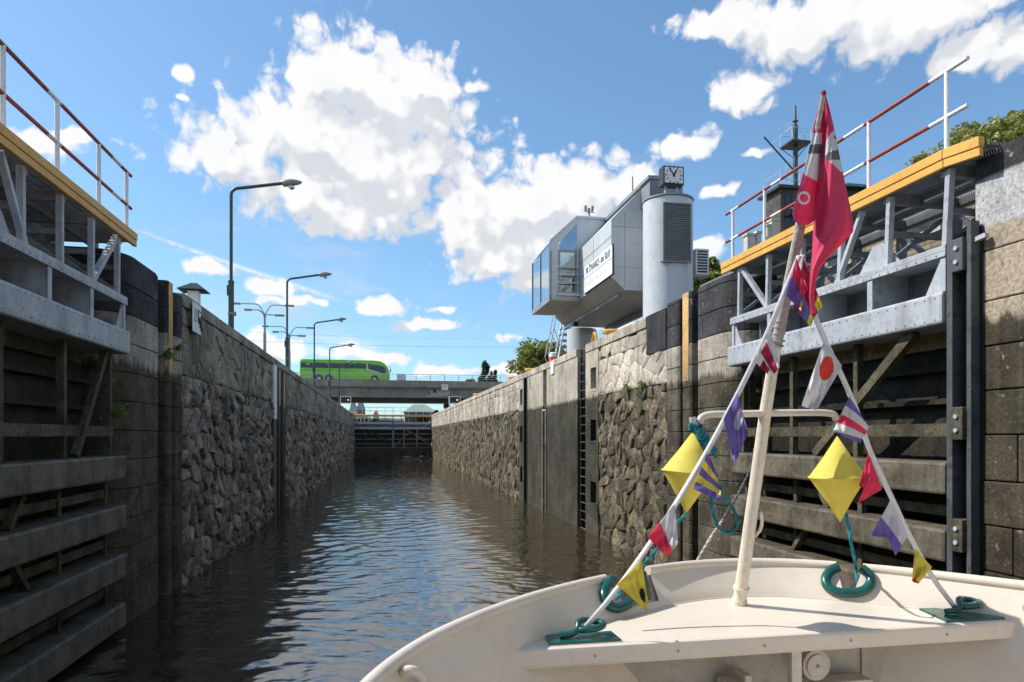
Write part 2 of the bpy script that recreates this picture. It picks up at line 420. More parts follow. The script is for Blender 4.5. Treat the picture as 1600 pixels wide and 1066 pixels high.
def glassy(name, col, rough=.05, metal=0.0, spec=.8):
    m, N, bs = new_mat(name)
    geo = N.n('ShaderNodeNewGeometry')
    n1 = N.noise(geo.outputs['Position'], .9, 3)
    N.link(N.mix(n1, tuple(c * .8 for c in col), tuple(c * 1.2 for c in col)), bs.inputs['Base Color'])
    bs.inputs['Roughness'].default_value = rough
    bs.inputs['Metallic'].default_value = metal
    bs.inputs['Specular IOR Level'].default_value = spec
    return m
MAT['dkglass'] = glassy('dark_tinted_glass', (.012, .014, .018), .06)
MAT['mirglass'] = glassy('mirror_blue_glass', (.42, .50, .55), .04, .9)
def see_glass(name):
    m, N, bs = new_mat(name)
    tr = N.n('ShaderNodeBsdfTransparent')
    tr.inputs[0].default_value = (.62, .72, .72, 1)
    gl = N.n('ShaderNodeBsdfGlossy')
    gl.inputs['Roughness'].default_value = .03
    fr = N.n('ShaderNodeFresnel')
    fr.inputs[0].default_value = 1.9
    mx = N.n('ShaderNodeMixShader')
    N.link(N.m('ADD', fr.outputs[0], .12, clamp=True), mx.inputs[0])
    N.link(tr.outputs[0], mx.inputs[1])
    N.link(gl.outputs[0], mx.inputs[2])
    out = [n for n in m.node_tree.nodes if n.type == 'OUTPUT_MATERIAL'][0]
    N.link(mx.outputs[0], out.inputs[0])
    return m
MAT['seeglass'] = see_glass('window_glass')
def cloth(name, col, transl=.35):
    m, N, bs = new_mat(name)
    geo = N.n('ShaderNodeNewGeometry')
    n1 = N.noise(geo.outputs['Position'], 14, 4)
    c = N.mix(n1, tuple(x * .86 for x in col), tuple(min(1, x * 1.10) for x in col))
    N.link(c, bs.inputs['Base Color'])
    bs.inputs['Roughness'].default_value = .75
    wv = N.noise(geo.outputs['Position'], 60, 3)
    b = N.n('ShaderNodeBump')
    b.inputs['Strength'].default_value = .25
    b.inputs['Distance'].default_value = .004
    N.link(wv, b.inputs['Height'])
    N.link(b.outputs[0], bs.inputs['Normal'])
    tl = N.n('ShaderNodeBsdfTranslucent')
    N.link(c, tl.inputs[0])
    mx = N.n('ShaderNodeMixShader')
    mx.inputs[0].default_value = transl
    N.link(bs.outputs[0], mx.inputs[1])
    N.link(tl.outputs[0], mx.inputs[2])
    out = [n for n in m.node_tree.nodes if n.type == 'OUTPUT_MATERIAL'][0]
    N.link(mx.outputs[0], out.inputs[0])
    return m
CL = {'red': cloth('crimson_cloth', (.78, .075, .19), .45), 'pink': cloth('red_pink_cloth', (.80, .05, .12)), 'white': cloth('white_cloth', (.70, .69, .70)),
      'purple': cloth('violet_cloth', (.20, .15, .46)), 'yellow': cloth('yellow_cloth', (.78, .66, .10)), 'grey': cloth('grey_cloth', (.15, .14, .16)),
      'black': cloth('black_cloth', (.03, .02, .04)), 'redspot': cloth('red_spot_cloth', (.72, .06, .04)), 'dkred': cloth('dark_red_cloth', (.45, .02, .07)),
      'offwhite': cloth('pale_violet_cloth', (.60, .57, .66))}
MAT['shape_yellow'] = cloth('lemon_yellow_vinyl', (.80, .70, .13), .3)

def leafmat(name, a, b):
    m, N, bs = new_mat(name)
    geo = N.n('ShaderNodeNewGeometry')
    n1 = N.noise(geo.outputs['Position'], .8, 3)
    f = N.m('ADD', N.m('MULTIPLY', geo.outputs['Random Per Island'], .6), N.m('MULTIPLY', n1, .4))
    c = N.mix(f, a, b)
    N.link(c, bs.inputs['Base Color'])
    bs.inputs['Roughness'].default_value = .5
    tl = N.n('ShaderNodeBsdfTranslucent')
    N.link(N.mix(.5, c, (.20, .24, .04)), tl.inputs[0])
    mx = N.n('ShaderNodeMixShader')
    mx.inputs[0].default_value = .35
    N.link(bs.outputs[0], mx.inputs[1])
    N.link(tl.outputs[0], mx.inputs[2])
    out = [n for n in m.node_tree.nodes if n.type == 'OUTPUT_MATERIAL'][0]
    N.link(mx.outputs[0], out.inputs[0])
    return m
MAT['leaf'] = leafmat('green_leaves', (.13, .155, .028), (.27, .29, .07))
MAT['leaf_br'] = leafmat('yellow_green_leaves', (.16, .18, .035), (.42, .39, .11))
MAT['leaf_dk'] = leafmat('dark_green_leaves', (.025, .045, .018), (.06, .085, .03))
MAT['grass'] = leafmat('grass_blades', (.08, .14, .02), (.22, .30, .06))

def brickmat():
    m, N, bs = new_mat('buff_brickwork')
    geo = N.n('ShaderNodeNewGeometry')
    sp = N.n('ShaderNodeSeparateXYZ')
    N.link(geo.outputs['Position'], sp.inputs[0])
    cm = N.n('ShaderNodeCombineXYZ')
    N.link(N.m('ADD', sp.outputs[0], sp.outputs[1]), cm.inputs[0])
    N.link(sp.outputs[2], cm.inputs[1])
    br = N.n('ShaderNodeTexBrick')
    N.link(cm.outputs[0], br.inputs['Vector'])
    br.inputs['Color1'].default_value = (.30, .24, .17, 1)
    br.inputs['Color2'].default_value = (.22, .17, .115, 1)
    br.inputs['Mortar'].default_value = (.09, .075, .06, 1)
    br.inputs['Scale'].default_value = 1
    br.inputs['Mortar Size'].default_value = .012
    br.inputs['Brick Width'].default_value = .27
    br.inputs['Row Height'].default_value = .09
    n = N.noise(geo.outputs['Position'], 3, 5)
    N.link(N.mix(N.m('MULTIPLY', n, .5), br.outputs['Color'], (.12, .095, .07)), bs.inputs['Base Color'])
    bs.inputs['Roughness'].default_value = .9
    b = N.n('ShaderNodeBump')
    b.inputs['Strength'].default_value = .6
    b.inputs['Distance'].default_value = .01
    b.invert = True
    N.link(br.outputs['Fac'], b.inputs['Height'])
    N.link(b.outputs[0], bs.inputs['Normal'])
    return m
MAT['brick'] = brickmat()
def emit(name, col, s):
    m, N, bs = new_mat(name)
    bs.inputs['Base Color'].default_value = c4(col)
    bs.inputs['Emission Color'].default_value = c4(col)
    bs.inputs['Emission Strength'].default_value = s
    return m
MAT['redlight'] = emit('red_signal_lens', (1, .25, .22), 1.0)

# ------------------------------------------------------------------ mesh building
ORG = {}
def org(o):
    return ORG.get(o.name, Vector((0, 0, 0))) if o is not None else Vector((0, 0, 0))
class MB:
    def __init__(self):
        self.v = []
        self.f = []
        self.mi = []
    def add(self, vs, fs, mi=0):
        b = len(self.v)
        self.v += [tuple(p) for p in vs]
        self.f += [tuple(i + b for i in f) for f in fs]
        self.mi += [mi] * len(fs)
        return self
    def box(self, x0, x1, y0, y1, z0, z1, mi=0):
        if x0 > x1: x0, x1 = x1, x0
        if y0 > y1: y0, y1 = y1, y0
        if z0 > z1: z0, z1 = z1, z0
        vs = [(x0, y0, z0), (x1, y0, z0), (x1, y1, z0), (x0, y1, z0), (x0, y0, z1), (x1, y0, z1), (x1, y1, z1), (x0, y1, z1)]
        return self.add(vs, [(0, 3, 2, 1), (4, 5, 6, 7), (0, 1, 5, 4), (1, 2, 6, 5), (2, 3, 7, 6), (3, 0, 4, 7)], mi)
    def bar(self, p, q, w, h, up=(0, 0, 1), mi=0):
        p, q, up = Vector(p), Vector(q), Vector(up)
        d = (q - p).normalized()
        s = d.cross(up)
        if s.length < 1e-4:
            s = d.cross(Vector((1, 0, 0)))
        s.normalize()
        u = s.cross(d).normalized()
        s *= w / 2
        u *= h / 2
        vs = [p - s - u, p + s - u, p + s + u, p - s + u, q - s - u, q + s - u, q + s + u, q - s + u]
        return self.add(vs, [(0, 1, 2, 3), (7, 6, 5, 4), (0, 4, 5, 1), (1, 5, 6, 2), (2, 6, 7, 3), (3, 7, 4, 0)], mi)
    def tube(self, pts, r, n=8, mi=0, cap=True, closed=False):
        pts = [Vector(p) for p in pts]
        k = len(pts)
        rs = r if isinstance(r, (list, tuple)) else [r] * k
        prev = None
        vs = []
        for i, p in enumerate(pts):
            if closed:
                t = pts[(i + 1) % k] - pts[i - 1]
            else:
                t = pts[min(i + 1, k - 1)] - pts[max(i - 1, 0)]
            t.normalize()
            if prev is None:
                a = Vector((0, 0, 1)) if abs(t.z) < .9 else Vector((1, 0, 0))
                u = t.cross(a).normalized()
            else:
                u = (prev - t * prev.dot(t)).normalized()
            prev = u
            w = t.cross(u)
            for j in range(n):
                a = 2 * math.pi * j / n
                vs.append(p + (u * math.cos(a) + w * math.sin(a)) * rs[i])
        fs = []
        for i in range(k if closed else k - 1):
            i2 = (i + 1) % k
            for j in range(n):
                j2 = (j + 1) % n
                fs.append((i * n + j, i * n + j2, i2 * n + j2, i2 * n + j))
        if cap and not closed:
            fs.append(tuple(reversed(range(n))))
            fs.append(tuple((k - 1) * n + j for j in range(n)))
        return self.add(vs, fs, mi)
    def prism(self, poly, a0, a1, axis='z', mi=0):
        """polygon in the two other axes (x,y / x,z / y,z), swept along axis"""
        def pt(p, a):
            return {'z': (p[0], p[1], a), 'y': (p[0], a, p[1]), 'x': (a, p[0], p[1])}[axis]
        n = len(poly)
        vs = [pt(p, a0) for p in poly] + [pt(p, a1) for p in poly]
        fs = [tuple(reversed(range(n))), tuple(range(n, 2 * n))] + [(i, (i + 1) % n, n + (i + 1) % n, n + i) for i in range(n)]
        return self.add(vs, fs, mi)
    def lathe(self, c, prof, n=24, mi=0):
        """prof: (radius, z) from bottom to top around vertical axis at c"""
        vs = []
        for r, z in prof:
            for j in range(n):
                a = 2 * math.pi * j / n
                vs.append((c[0] + r * math.cos(a), c[1] + r * math.sin(a), c[2] + z))
        fs = []
        for i in range(len(prof) - 1):
            for j in range(n):
                j2 = (j + 1) % n
                fs.append((i * n + j, i * n + j2, (i + 1) * n + j2, (i + 1) * n + j))
        fs.append(tuple(reversed(range(n))))
        fs.append(tuple((len(prof) - 1) * n + j for j in range(n)))
        return self.add(vs, fs, mi)
    def grid(self, rows, mi=0):
        m = len(rows[0])
        vs = [p for r in rows for p in r]
        fs = [(i * m + j, i * m + j + 1, (i + 1) * m + j + 1, (i + 1) * m + j) for i in range(len(rows) - 1) for j in range(m - 1)]
        return self.add(vs, fs, mi)
    def build(self, name, mats, parent=None, smooth=False, bevel=0, kind=None, label=None, fixn=True):
        me = bpy.data.meshes.new(name)
        o_ = org(parent)
        vs = [(x - o_.x, y - o_.y, z - o_.z) for x, y, z in self.v] if parent is not None else self.v
        me.from_pydata(vs, [], self.f)
        if not isinstance(mats, (list, tuple)):
            mats = [mats]
        for m in mats:
            me.materials.append(MAT[m] if isinstance(m, str) else m)
        if len(mats) > 1:
            me.polygons.foreach_set('material_index', self.mi)
        if fixn:
            bm = bmesh.new()
            bm.from_mesh(me)
            bmesh.ops.recalc_face_normals(bm, faces=bm.faces)
            bm.to_mesh(me)
            bm.free()
        if smooth:
            me.shade_smooth()
            if smooth == 'auto':
                me.set_sharp_from_angle(angle=R(40))
        ob = bpy.data.objects.new(name, me)
        COL.objects.link(ob)
        if parent is not None:
            ob.parent = parent
            ORG[ob.name] = o_
        if bevel:
            md = ob.modifiers.new('edge', 'BEVEL')
            md.width = bevel
            md.segments = 2
            md.limit_method = 'ANGLE'
            md.harden_normals = False
        if kind:
            ob['kind'] = kind
        if label:
            ob['label'] = label
        return ob
def thing(name, label, cat, loc=(0, 0, 0), group=None, base=None):
    """an Empty that parents the parts; loc is where it stands (parts given in world coordinates)"""
    o = bpy.data.objects.new(name, None)
    o.empty_display_size = .2
    COL.objects.link(o)
    o.location = loc
    ORG[o.name] = Vector(loc)
    tag(o, label, cat, group)
    return o
def tag(o, label, cat, group=None):
    o['label'] = label
    o['category'] = cat
    if group:
        o['group'] = group
    return o
def copy_tree(o, parent=None):
    c = o.copy()
    COL.objects.link(c)
    if parent is not None:
        c.parent = parent
    for ch in list(o.children):
        copy_tree(ch, c)
    return c
def setting(ob):
    ob['kind'] = 'structure'
    return ob
def text_mesh(txt, size, mat, name, matrix, parent, depth=.004, xs=1.0, bold=0.0):
    cu = bpy.data.curves.new('lettering', 'FONT')
    cu.body = txt
    cu.size = size
    cu.align_x = 'CENTER'
    cu.align_y = 'CENTER'
    cu.extrude = depth
    cu.offset = bold
    cu.resolution_u = 3
    tmp = bpy.data.objects.new('lettering_tmp', cu)
    COL.objects.link(tmp)
    dg = bpy.context.evaluated_depsgraph_get()
    me = bpy.data.meshes.new_from_object(tmp.evaluated_get(dg))
    bpy.data.objects.remove(tmp)
    bpy.data.curves.remove(cu)
    me.materials.clear()
    me.materials.append(MAT[mat] if isinstance(mat, str) else mat)
    me.transform(Matrix.Scale(xs, 4, Vector((1, 0, 0))))
    me.transform(matrix)
    me.transform(Matrix.Translation(-org(parent)))
    ob = bpy.data.objects.new(name, me)
    COL.objects.link(ob)
    ob.parent = parent
    ORG[ob.name] = org(parent)
    return ob
def frame_matrix(o, x, y):
    x, y = Vector(x).normalized(), Vector(y).normalized()
    z = x.cross(y)
    return Matrix(((x.x, y.x, z.x, o[0]), (x.y, y.y, z.y, o[1]), (x.z, y.z, z.z, o[2]), (0, 0, 0, 1)))

# ================================================================== LARGE STRUCTURE
XL, XR = -4.3, 6.7               # the two faces of the lock chamber
ZT = 6.3                         # quay level
YEND = 100.0

# ---- water: real ripples
def water():
    rng = np.random.default_rng(4)
    ys = [-14.0]
    while ys[-1] < YEND - .6:
        y = ys[-1]
        ys.append(y + (0.5 if y < 1 else max(.03, .0034 * (y + 4))))
    ys = np.array(ys)
    xs = np.linspace(-6.2, 8.8, 330)
    X, Y = np.meshgrid(xs, ys)
    Z = np.zeros_like(X)
    wx = X + .5 * np.sin(.35 * Y + .4 * X) + .25 * np.sin(.9 * X - .55 * Y)
    wy = Y + .6 * np.sin(.33 * X - .21 * Y + 1) + .3 * np.sin(.8 * X + .6 * Y)
    for i in range(76):
        lam = .12 * (1.25 / .12) ** (rng.random() ** 1.1)
        th = rng.normal(math.pi / 2, .8)
        k = 2 * math.pi / lam
        amp = lam * (.0036 if lam < .4 else .0025) * (0.7 + .6 * rng.random())
        fade = np.clip(lam / (.009 * (np.abs(Y) + 5)) - .5, 0, 1)
        grp_ = .6 + .4 * np.sin(X * rng.normal(0, .5) + Y * rng.normal(0, .4) + rng.random() * 6)
        Z += amp * fade * grp_ * np.sin(k * (math.cos(th) * wx + math.sin(th) * wy) + rng.random() * 6.28)
    n, m = X.shape
    vs = np.stack([X, Y, Z], -1).reshape(-1, 3)
    idx = np.arange(n * m).reshape(n, m)
    fs = np.stack([idx[:-1, :-1], idx[:-1, 1:], idx[1:, 1:], idx[1:, :-1]], -1).reshape(-1, 4)
    me = bpy.data.meshes.new('water')
    me.vertices.add(len(vs))
    me.vertices.foreach_set('co', vs.ravel())
    me.loops.add(fs.size)
    me.loops.foreach_set('vertex_index', fs.ravel().astype(np.int32))
    me.polygons.add(len(fs))
    me.polygons.foreach_set('loop_start', np.arange(0, fs.size, 4, dtype=np.int32))
    me.update()
    me.validate()
    me.shade_smooth()
    m_, N, bs = new_mat('brown_river_water')
    geo = N.n('ShaderNodeNewGeometry')
    n1 = N.noise(geo.outputs['Position'], .5, 4)
    N.link(N.mix(n1, (.030, .022, .011), (.044, .034, .018)), bs.inputs['Base Color'])
    bs.inputs['Roughness'].default_value = .02
    bs.inputs['IOR'].default_value = 2.55
    bs.inputs['Specular IOR Level'].default_value = .5
    nn = N.noise(N.vm('MULTIPLY', geo.outputs['Position'], (1, 1.9, 1)), 5, 5, .6)
    b = N.n('ShaderNodeBump')
    b.inputs['Strength'].default_value = .13
    b.inputs['Distance'].default_value = .02
    N.link(nn, b.inputs['Height'])
    N.link(b.outputs[0], bs.inputs['Normal'])
    me.materials.append(m_)
    ob = bpy.data.objects.new('water', me)
    COL.objects.link(ob)
    setting(ob)
water()

# ---- ground on both quays and beyond the lock
g = MB()
g.box(-700, XL - .9, -40, 900, 5.6, ZT - .015)
g.box(XR + 2.3, 700, -40, 900, 5.6, ZT - .015)
g.box(XL - .9, XR + 2.3, 106, 900, 2.2, 2.6)
setting(g.build('ground', 'earth'))
setting(MB().box(-9, 12, -40, 104, -1.6, -1.2).build('lock_floor', 'mortar_dark'))

# ---- helper: polygonal stones laid on a vertical wall face
def vor_cells(y0, y1, z0, z1, sy, sz, rng, drop=0):
    ny = max(1, round((y1 - y0) / sy))
    nz = max(1, round((z1 - z0) / sz))
    pts = {}
    for j in range(-1, nz + 1):
        for i in range(-1, ny + 1):
            oy = .5 if j % 2 else 0
            if drop and rng.random() < drop:
                continue
            pts[i, j] = (y0 + (i + .5 + oy * .9 + rng.uniform(-.42, .42)) * (y1 - y0) / ny, z0 + (j + .5 + rng.uniform(-.42, .42)) * (z1 - z0) / nz)
    out = []
    for (i, j), p in pts.items():
        poly = [(y0, z0), (y1, z0), (y1, z1), (y0, z1)]
        poly = [(max(y0, p[0] - 3 * sy), max(z0, p[1] - 3 * sz)), (min(y1, p[0] + 3 * sy), max(z0, p[1] - 3 * sz)),
                (min(y1, p[0] + 3 * sy), min(z1, p[1] + 3 * sz)), (max(y0, p[0] - 3 * sy), min(z1, p[1] + 3 * sz))]
        if poly[1][0] <= poly[0][0] or poly[2][1] <= poly[1][1]:
            continue
        for dj in (-3, -2, -1, 0, 1, 2, 3):
            for di in (-3, -2, -1, 0, 1, 2, 3):
                q = pts.get((i + di, j + dj))
                if q is None or q is p:
                    continue
                mx, mz = (p[0] + q[0]) / 2, (p[1] + q[1]) / 2
                nx, nzz = q[0] - p[0], q[1] - p[1]
                new = []
                for a in range(len(poly)):
                    A, B = poly[a], poly[(a + 1) % len(poly)]
                    da = (A[0] - mx) * nx + (A[1] - mz) * nzz
                    db = (B[0] - mx) * nx + (B[1] - mz) * nzz
                    if da <= 0:
                        new.append(A)
                    if (da < 0 < db) or (db < 0 < da):
                        t = da / (da - db)
                        new.append((A[0] + (B[0] - A[0]) * t, A[1] + (B[1] - A[1]) * t))
                poly = new
                if len(poly) < 3:
                    break
            if len(poly) < 3:
                break
        if len(poly) >= 3:
            ar = abs(sum(poly[a][0] * poly[(a + 1) % len(poly)][1] - poly[(a + 1) % len(poly)][0] * poly[a][1] for a in range(len(poly)))) / 2
            if ar > .12 * sy * sz:
                out.append(poly)
    return out
def stone_geo(mb, poly, X, n, depth, gap, rough, rng, fine=True):
    """one stone: outline in the mortar, rounded shoulder and an uneven broken face; n = +1/-1 is the way the wall looks"""
    c = (sum(p[0] for p in poly) / len(poly), sum(p[1] for p in poly) / len(poly))
    pl = []
    for a in range(len(poly)):     # split long edges so that outlines are uneven
        A, B = poly[a], poly[(a + 1) % len(poly)]
        pl.append((A[0] * .93 + c[0] * .07, A[1] * .93 + c[1] * .07) if depth > .08 else A)
        L = math.hypot(B[0] - A[0], B[1] - A[1])
        ks = 2 if (fine and L > .22) else 1
        for s in range(ks):
            t = (s + 1) / (ks + 1) + rng.uniform(-.08, .08)
            j = .018 if depth > .08 else .006
            pl.append((A[0] + (B[0] - A[0]) * t + rng.uniform(-j, j), A[1] + (B[1] - A[1]) * t + rng.uniform(-j, j)))
    k = len(pl)
    ty, tz = rng.uniform(-1, 1) * rough, rng.uniform(-1, 1) * rough
    def ring(s, g_, x, tilt):
        r = []
        for p in pl:
            dy, dz = p[0] - c[0], p[1] - c[1]
            L = math.hypot(dy, dz) + 1e-6
            f = max(.1, s - g_ / L)
            y, z = c[0] + dy * f, c[1] + dz * f
            nz = mnoise.noise((y * 5.1, z * 5.1, X)) * .34 + mnoise.noise((y * 13, z * 13, X + 3)) * .16
            xx = x + depth * nz * (x > 0) + tilt * ((y - c[0]) * ty + (z - c[1]) * tz)
            r.append((X + n * xx, y, z))
        return r
    if fine:
        rings = [ring(1, gap, -.12, 0), ring(.99, gap, depth * .40, .3), ring(.88, gap, depth * .84, .9), ring(.5, gap * .5, depth * 1.04, 1)]
    else:
        rings = [ring(1, gap, -.12, 0), ring(.97, gap, depth * .5, .4), ring(.66, gap, depth * 1.0, 1)]
    vs = [p for r in rings for p in r]
    nzc = mnoise.noise((c[0] * 5.1, c[1] * 5.1, X)) * .34
    vs.append((X + n * depth * (1.08 + nzc), c[0] + rng.uniform(-.03, .03), c[1] + rng.uniform(-.03, .03)))
    fs = []
    m = len(rings)
    for r0 in range(m - 1):
        for a in range(k):
            fs.append((r0 * k + a, r0 * k + (a + 1) % k, (r0 + 1) * k + (a + 1) % k, (r0 + 1) * k + a))
    for a in range(k):
        fs.append(((m - 1) * k + a, (m - 1) * k + (a + 1) % k, m * k))
    mb.add(vs, fs)
def lay_stones(wall, lst, limit, mat, X, n, rest_name):
    """lst: (poly, depth, gap, rough, material, x offset); the nearest ones are objects, the far ones joined"""
    rng = random.Random(11)
    lst.sort(key=lambda e: sum(p[0] for p in e[0]) / len(e[0]))
    rest = {}
    for k, (poly, depth, gap, rough, m, dx) in enumerate(lst):
        if k < limit:
            b = MB()
            stone_geo(b, poly, X - n * dx, n, depth, gap, rough, rng)
            b.build('stone', m, wall, smooth='auto')
        else:
            b = rest.setdefault(m, MB())
            stone_geo(b, poly, X - n * dx, n, depth, gap, rough, rng, fine=False)
    for m, b in rest.items():
        b.build(rest_name, m, wall, smooth='auto', kind='stuff')
def coping(wall, X, n, y0, y1, mat, rng, w=.75, h=.27, out=.03, step=1.5):
    y = y0
    me = None
    while y < y1 - .2:
        L = min(step * rng.uniform(.9, 1.1), y1 - y)
        MB().box(X + n * out, X - n * w, y + .008, y + L - .008, ZT - h, ZT + rng.uniform(-.006, .006)).build('coping_stone', mat, wall, bevel=.015)
        y += L
def pier_blocks(wall, prof, z0, z1, mat, h=.5, name='pier_block', off=0.0):
    """courses of one plan outline (x, y) with a recessed joint between them"""
    z = z0
    k = 0
    rng = random.Random(int(abs(prof[0][0]) * 100 + prof[0][1] * 10))
    while z < z1 - .05:
        zz = min(z + h, z1)
        cx = sum(p[0] for p in prof) / len(prof)
        cy = sum(p[1] for p in prof) / len(prof)
        j = rng.uniform(-.004, .004)
        MB().prism([(p[0] + j, p[1] + j * .5) for p in prof], z + .007, zz - .007, 'z').build(name, mat, wall, bevel=.012)
        z = zz
    inner = [(p[0] + (.02 if p[0] < cx else -.02), p[1] + (.02 if p[1] < cy else -.02)) for p in prof]
    MB().prism(inner, z0, z1 - .01, 'z').build('pier_core', 'mortar_dark', wall)
def round_prof(Xf, n, ya, yb, depth, r):
    """pier plan: face at x = Xf looking along n, from ya (rounded near corner) to yb (small radius)"""
    pts = []
    for k in range(9):
        a = math.pi / 2 * k / 8
        pts.append((Xf - n * (r - r * math.sin(a)), ya + r - r * math.cos(a)))
    for k in range(6):
        a = math.pi / 2 * k / 5
        pts.append((Xf - n * (.16 - .16 * math.cos(a)), yb - .16 + .16 * math.sin(a)))
    pts += [(Xf - n * depth, yb), (Xf - n * depth, ya)]
    return pts
def rect_prof(Xf, n, ya, yb, depth, ch=.05):
    return [(Xf - n * depth, ya), (Xf - n * ch, ya), (Xf, ya + ch), (Xf, yb - ch), (Xf - n * ch, yb), (Xf - n * depth, yb)]

# ================================================================== SHADED WALL (left bank)
lw = thing('lock_wall', 'shaded dark lock wall of rough rubble stones under the green street lamps', 'wall', (XL - .4, 15, 0))
rng = random.Random(21)
b = MB()
b.box(XL - .11, XL - 1.0, 15.8, 28.0, -1.3, 6.02)
b.box(XL - .11, XL - 1.0, 31.6, YEND + .3, -1.3, 6.02)
b.box(XL - .42, XL - 1.0, 14.2, 15.8, -1.3, 6.02)
b.build('masonry_core', 'mortar_dark', lw)
st = []
for (a, e) in ((15.82, 27.9), (31.7, YEND)):
    for poly in vor_cells(a, e, -.5, 4.55, .38 if a < 30 else .50, .34 if a < 30 else .42, rng, .32):
        st.append((poly, rng.choice((rng.uniform(.05, .10), rng.uniform(.08, .19))), .006, .28, 'stone_shade_lift', .09))
    for poly in vor_cells(a, e, 4.55, 6.03, .46 if a < 30 else .6, .36, rng, .25):
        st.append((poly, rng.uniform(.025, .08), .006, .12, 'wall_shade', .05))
lay_stones(lw, st, 300, 'stone_shade_lift', XL, 1, 'rubble_stones')
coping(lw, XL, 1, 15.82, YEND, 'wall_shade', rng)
# rounded gate pier, stop-log grooves and slim piers
pier_blocks(lw, round_prof(XL, 1, 12.35, 14.33, 1.3, .60), -.7, 6.34, 'pier')
pier_blocks(lw, rect_prof(XL, 1, 14.80, 15.16, 1.0), -.7, 6.36, 'pier')
pier_blocks(lw, rect_prof(XL + .01, 1, 15.33, 15.80, 1.0), -.7, 6.22, 'pier')
MB().box(XL + .004, XL + .010, 14.85, 15.11, 4.5, 6.34).build('painted_stripe', 'stripe', lw)
MB().box(XL - .5, XL - .6, 14.25, 15.4, -1.2, 6.2).build('groove_back', 'blackmetal', lw)
# slot with pale guide strip further along
b = MB()
b.box(XL - .03, XL - 1.0, 28.0, 28.9, -1.3, 6.02)
b.box(XL - .03, XL - 1.0, 29.4, 30.3, -1.3, 6.02)
b.box(XL - .03, XL - 1.0, 30.75, 31.6, -1.3, 6.02)
b.box(XL - .6, XL - 1.0, 28.0, 31.6, -1.3, 6.02)
b.build('slot_panel', 'panel', lw)
MB().box(XL + .03, XL - .03, 28.05, 28.85, 3.9, 6.05).build('guide_strip', 'rail_w', lw)
MB().box(XL + .02, XL - .03, 28.05, 28.85, -1.0, 3.9).build('guide_strip', 'wet_steel', lw)
for y in (29.38, 30.32, 30.72):
    MB().box(XL + .02, XL - .2, y - .04, y + .04, -1.2, 6.0).build('slot_rail', 'blackmetal', lw)
for y in (21.4, 38, 46, 55, 64):
    MB().box(XL + .004, XL - .02, y - .05, y + .05, 5.35, 5.9).build('level_strip', 'concrete', lw)
# level board with figures on the wall head
sb = thing('level_board', 'white plate with figure 8 and black scrawl on the shaded wall', 'sign', (XL, 16.6, 5.6))
MB().box(XL + .085, XL + .10, 16.25, 16.95, 5.55, 6.22).build('plate', 'white', sb, bevel=.004)
text_mesh('8', .46, MAT['alu_d'], 'lettering', frame_matrix((XL + .103, 16.47, 5.92), (0, 1, 0), (0, 0, 1)), sb)
b = MB()
for k, (ya, za, yb, zb) in enumerate([(16.66, 6.1, 16.70, 5.78), (16.70, 5.78, 16.80, 5.95), (16.80, 5.95, 16.82, 5.70), (16.82, 5.7, 16.92, 5.92), (16.92, 6.0, 16.90, 5.62), (16.72, 6.08, 16.90, 6.06)]):
    b.bar((XL + .103, ya, za), (XL + .103, yb, zb), .006, .035, (1, 0, 0))
b.build('scrawl', 'black', sb)

# ================================================================== SUNLIT WALL (right bank)
rw = thing('lock_wall', 'sunlit lock wall with pale upper courses and dark wet rubble below the stain line', 'wall', (XR + .4, 16, 0))
rng = random.Random(33)
b = MB()
b.box(XR + .06, XR + 1.0, 15.5, 20.9, -1.3, 6.02)
b.box(XR + .06, XR + 1.0, 34.0, YEND + .3, -1.3, 6.02)
b.build('masonry_core', 'mortar_dark', rw)
st = []
for (a, e) in ((15.55, 20.88), (34.05, 53.5), (53.72, YEND)):
    for poly in vor_cells(a, e, -.5, 4.5, .36 if a < 30 else .50, .32 if a < 30 else .42, rng, .32):
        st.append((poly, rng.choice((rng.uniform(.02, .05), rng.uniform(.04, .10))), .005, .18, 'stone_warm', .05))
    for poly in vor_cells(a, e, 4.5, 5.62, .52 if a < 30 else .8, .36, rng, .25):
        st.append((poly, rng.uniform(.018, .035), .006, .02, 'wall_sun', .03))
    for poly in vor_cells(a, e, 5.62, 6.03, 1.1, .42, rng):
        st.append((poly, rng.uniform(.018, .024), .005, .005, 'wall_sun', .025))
lay_stones(rw, st, 300, 'stone_warm', XR, -1, 'rubble_stones')
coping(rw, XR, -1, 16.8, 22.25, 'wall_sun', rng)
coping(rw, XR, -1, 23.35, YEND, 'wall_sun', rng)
MB().box(XR - .02, XR + .75, 15.56, 16.79, 5.32, 6.31).build('black_painted_panel', weathered('chipped_black_paint', BLACKP, (.045, .045, .045), None, 2.5, .75, .4, 18, (.16, .15, .14, .6), 0, spots=(.3, .28, .25, .72, 6)), rw)
def holed_panel(wall, X, n, y0, y1, ya, yb, holes, mat, name='wall_panel'):
    b = MB()
    D = 1.0
    b.box(X, X - n * D, y0, ya, -1.3, 6.03)
    b.box(X, X - n * D, yb, y1, -1.3, 6.03)
    z = -1.3
    for h0, h1 in holes:
        b.box(X, X - n * D, ya, yb, z, h0)
        z = h1
    b.box(X, X - n * D, ya, yb, z, 6.03)
    b.box(X - n * .55, X - n * D, ya, yb, -1.3, 6.03)
    b.build(name, mat, wall)
    for h0, h1 in holes:
        MB().tube([(X - n * .3, (ya + yb) / 2, h0), (X - n * .3, (ya + yb) / 2, h1)], .06, 8).build('mooring_bar', 'blackmetal', wall)
        MB().box(X + n * .012, X - n * .1, ya - .02, yb + .02, h0 - .08, h0 + .01).build('niche_sill', 'panel', wall)
holed_panel(rw, XR, -1, 20.9, 22.3, 21.15, 21.75, [(1.0, 1.72), (3.05, 3.75), (4.75, 5.45)], 'panel')
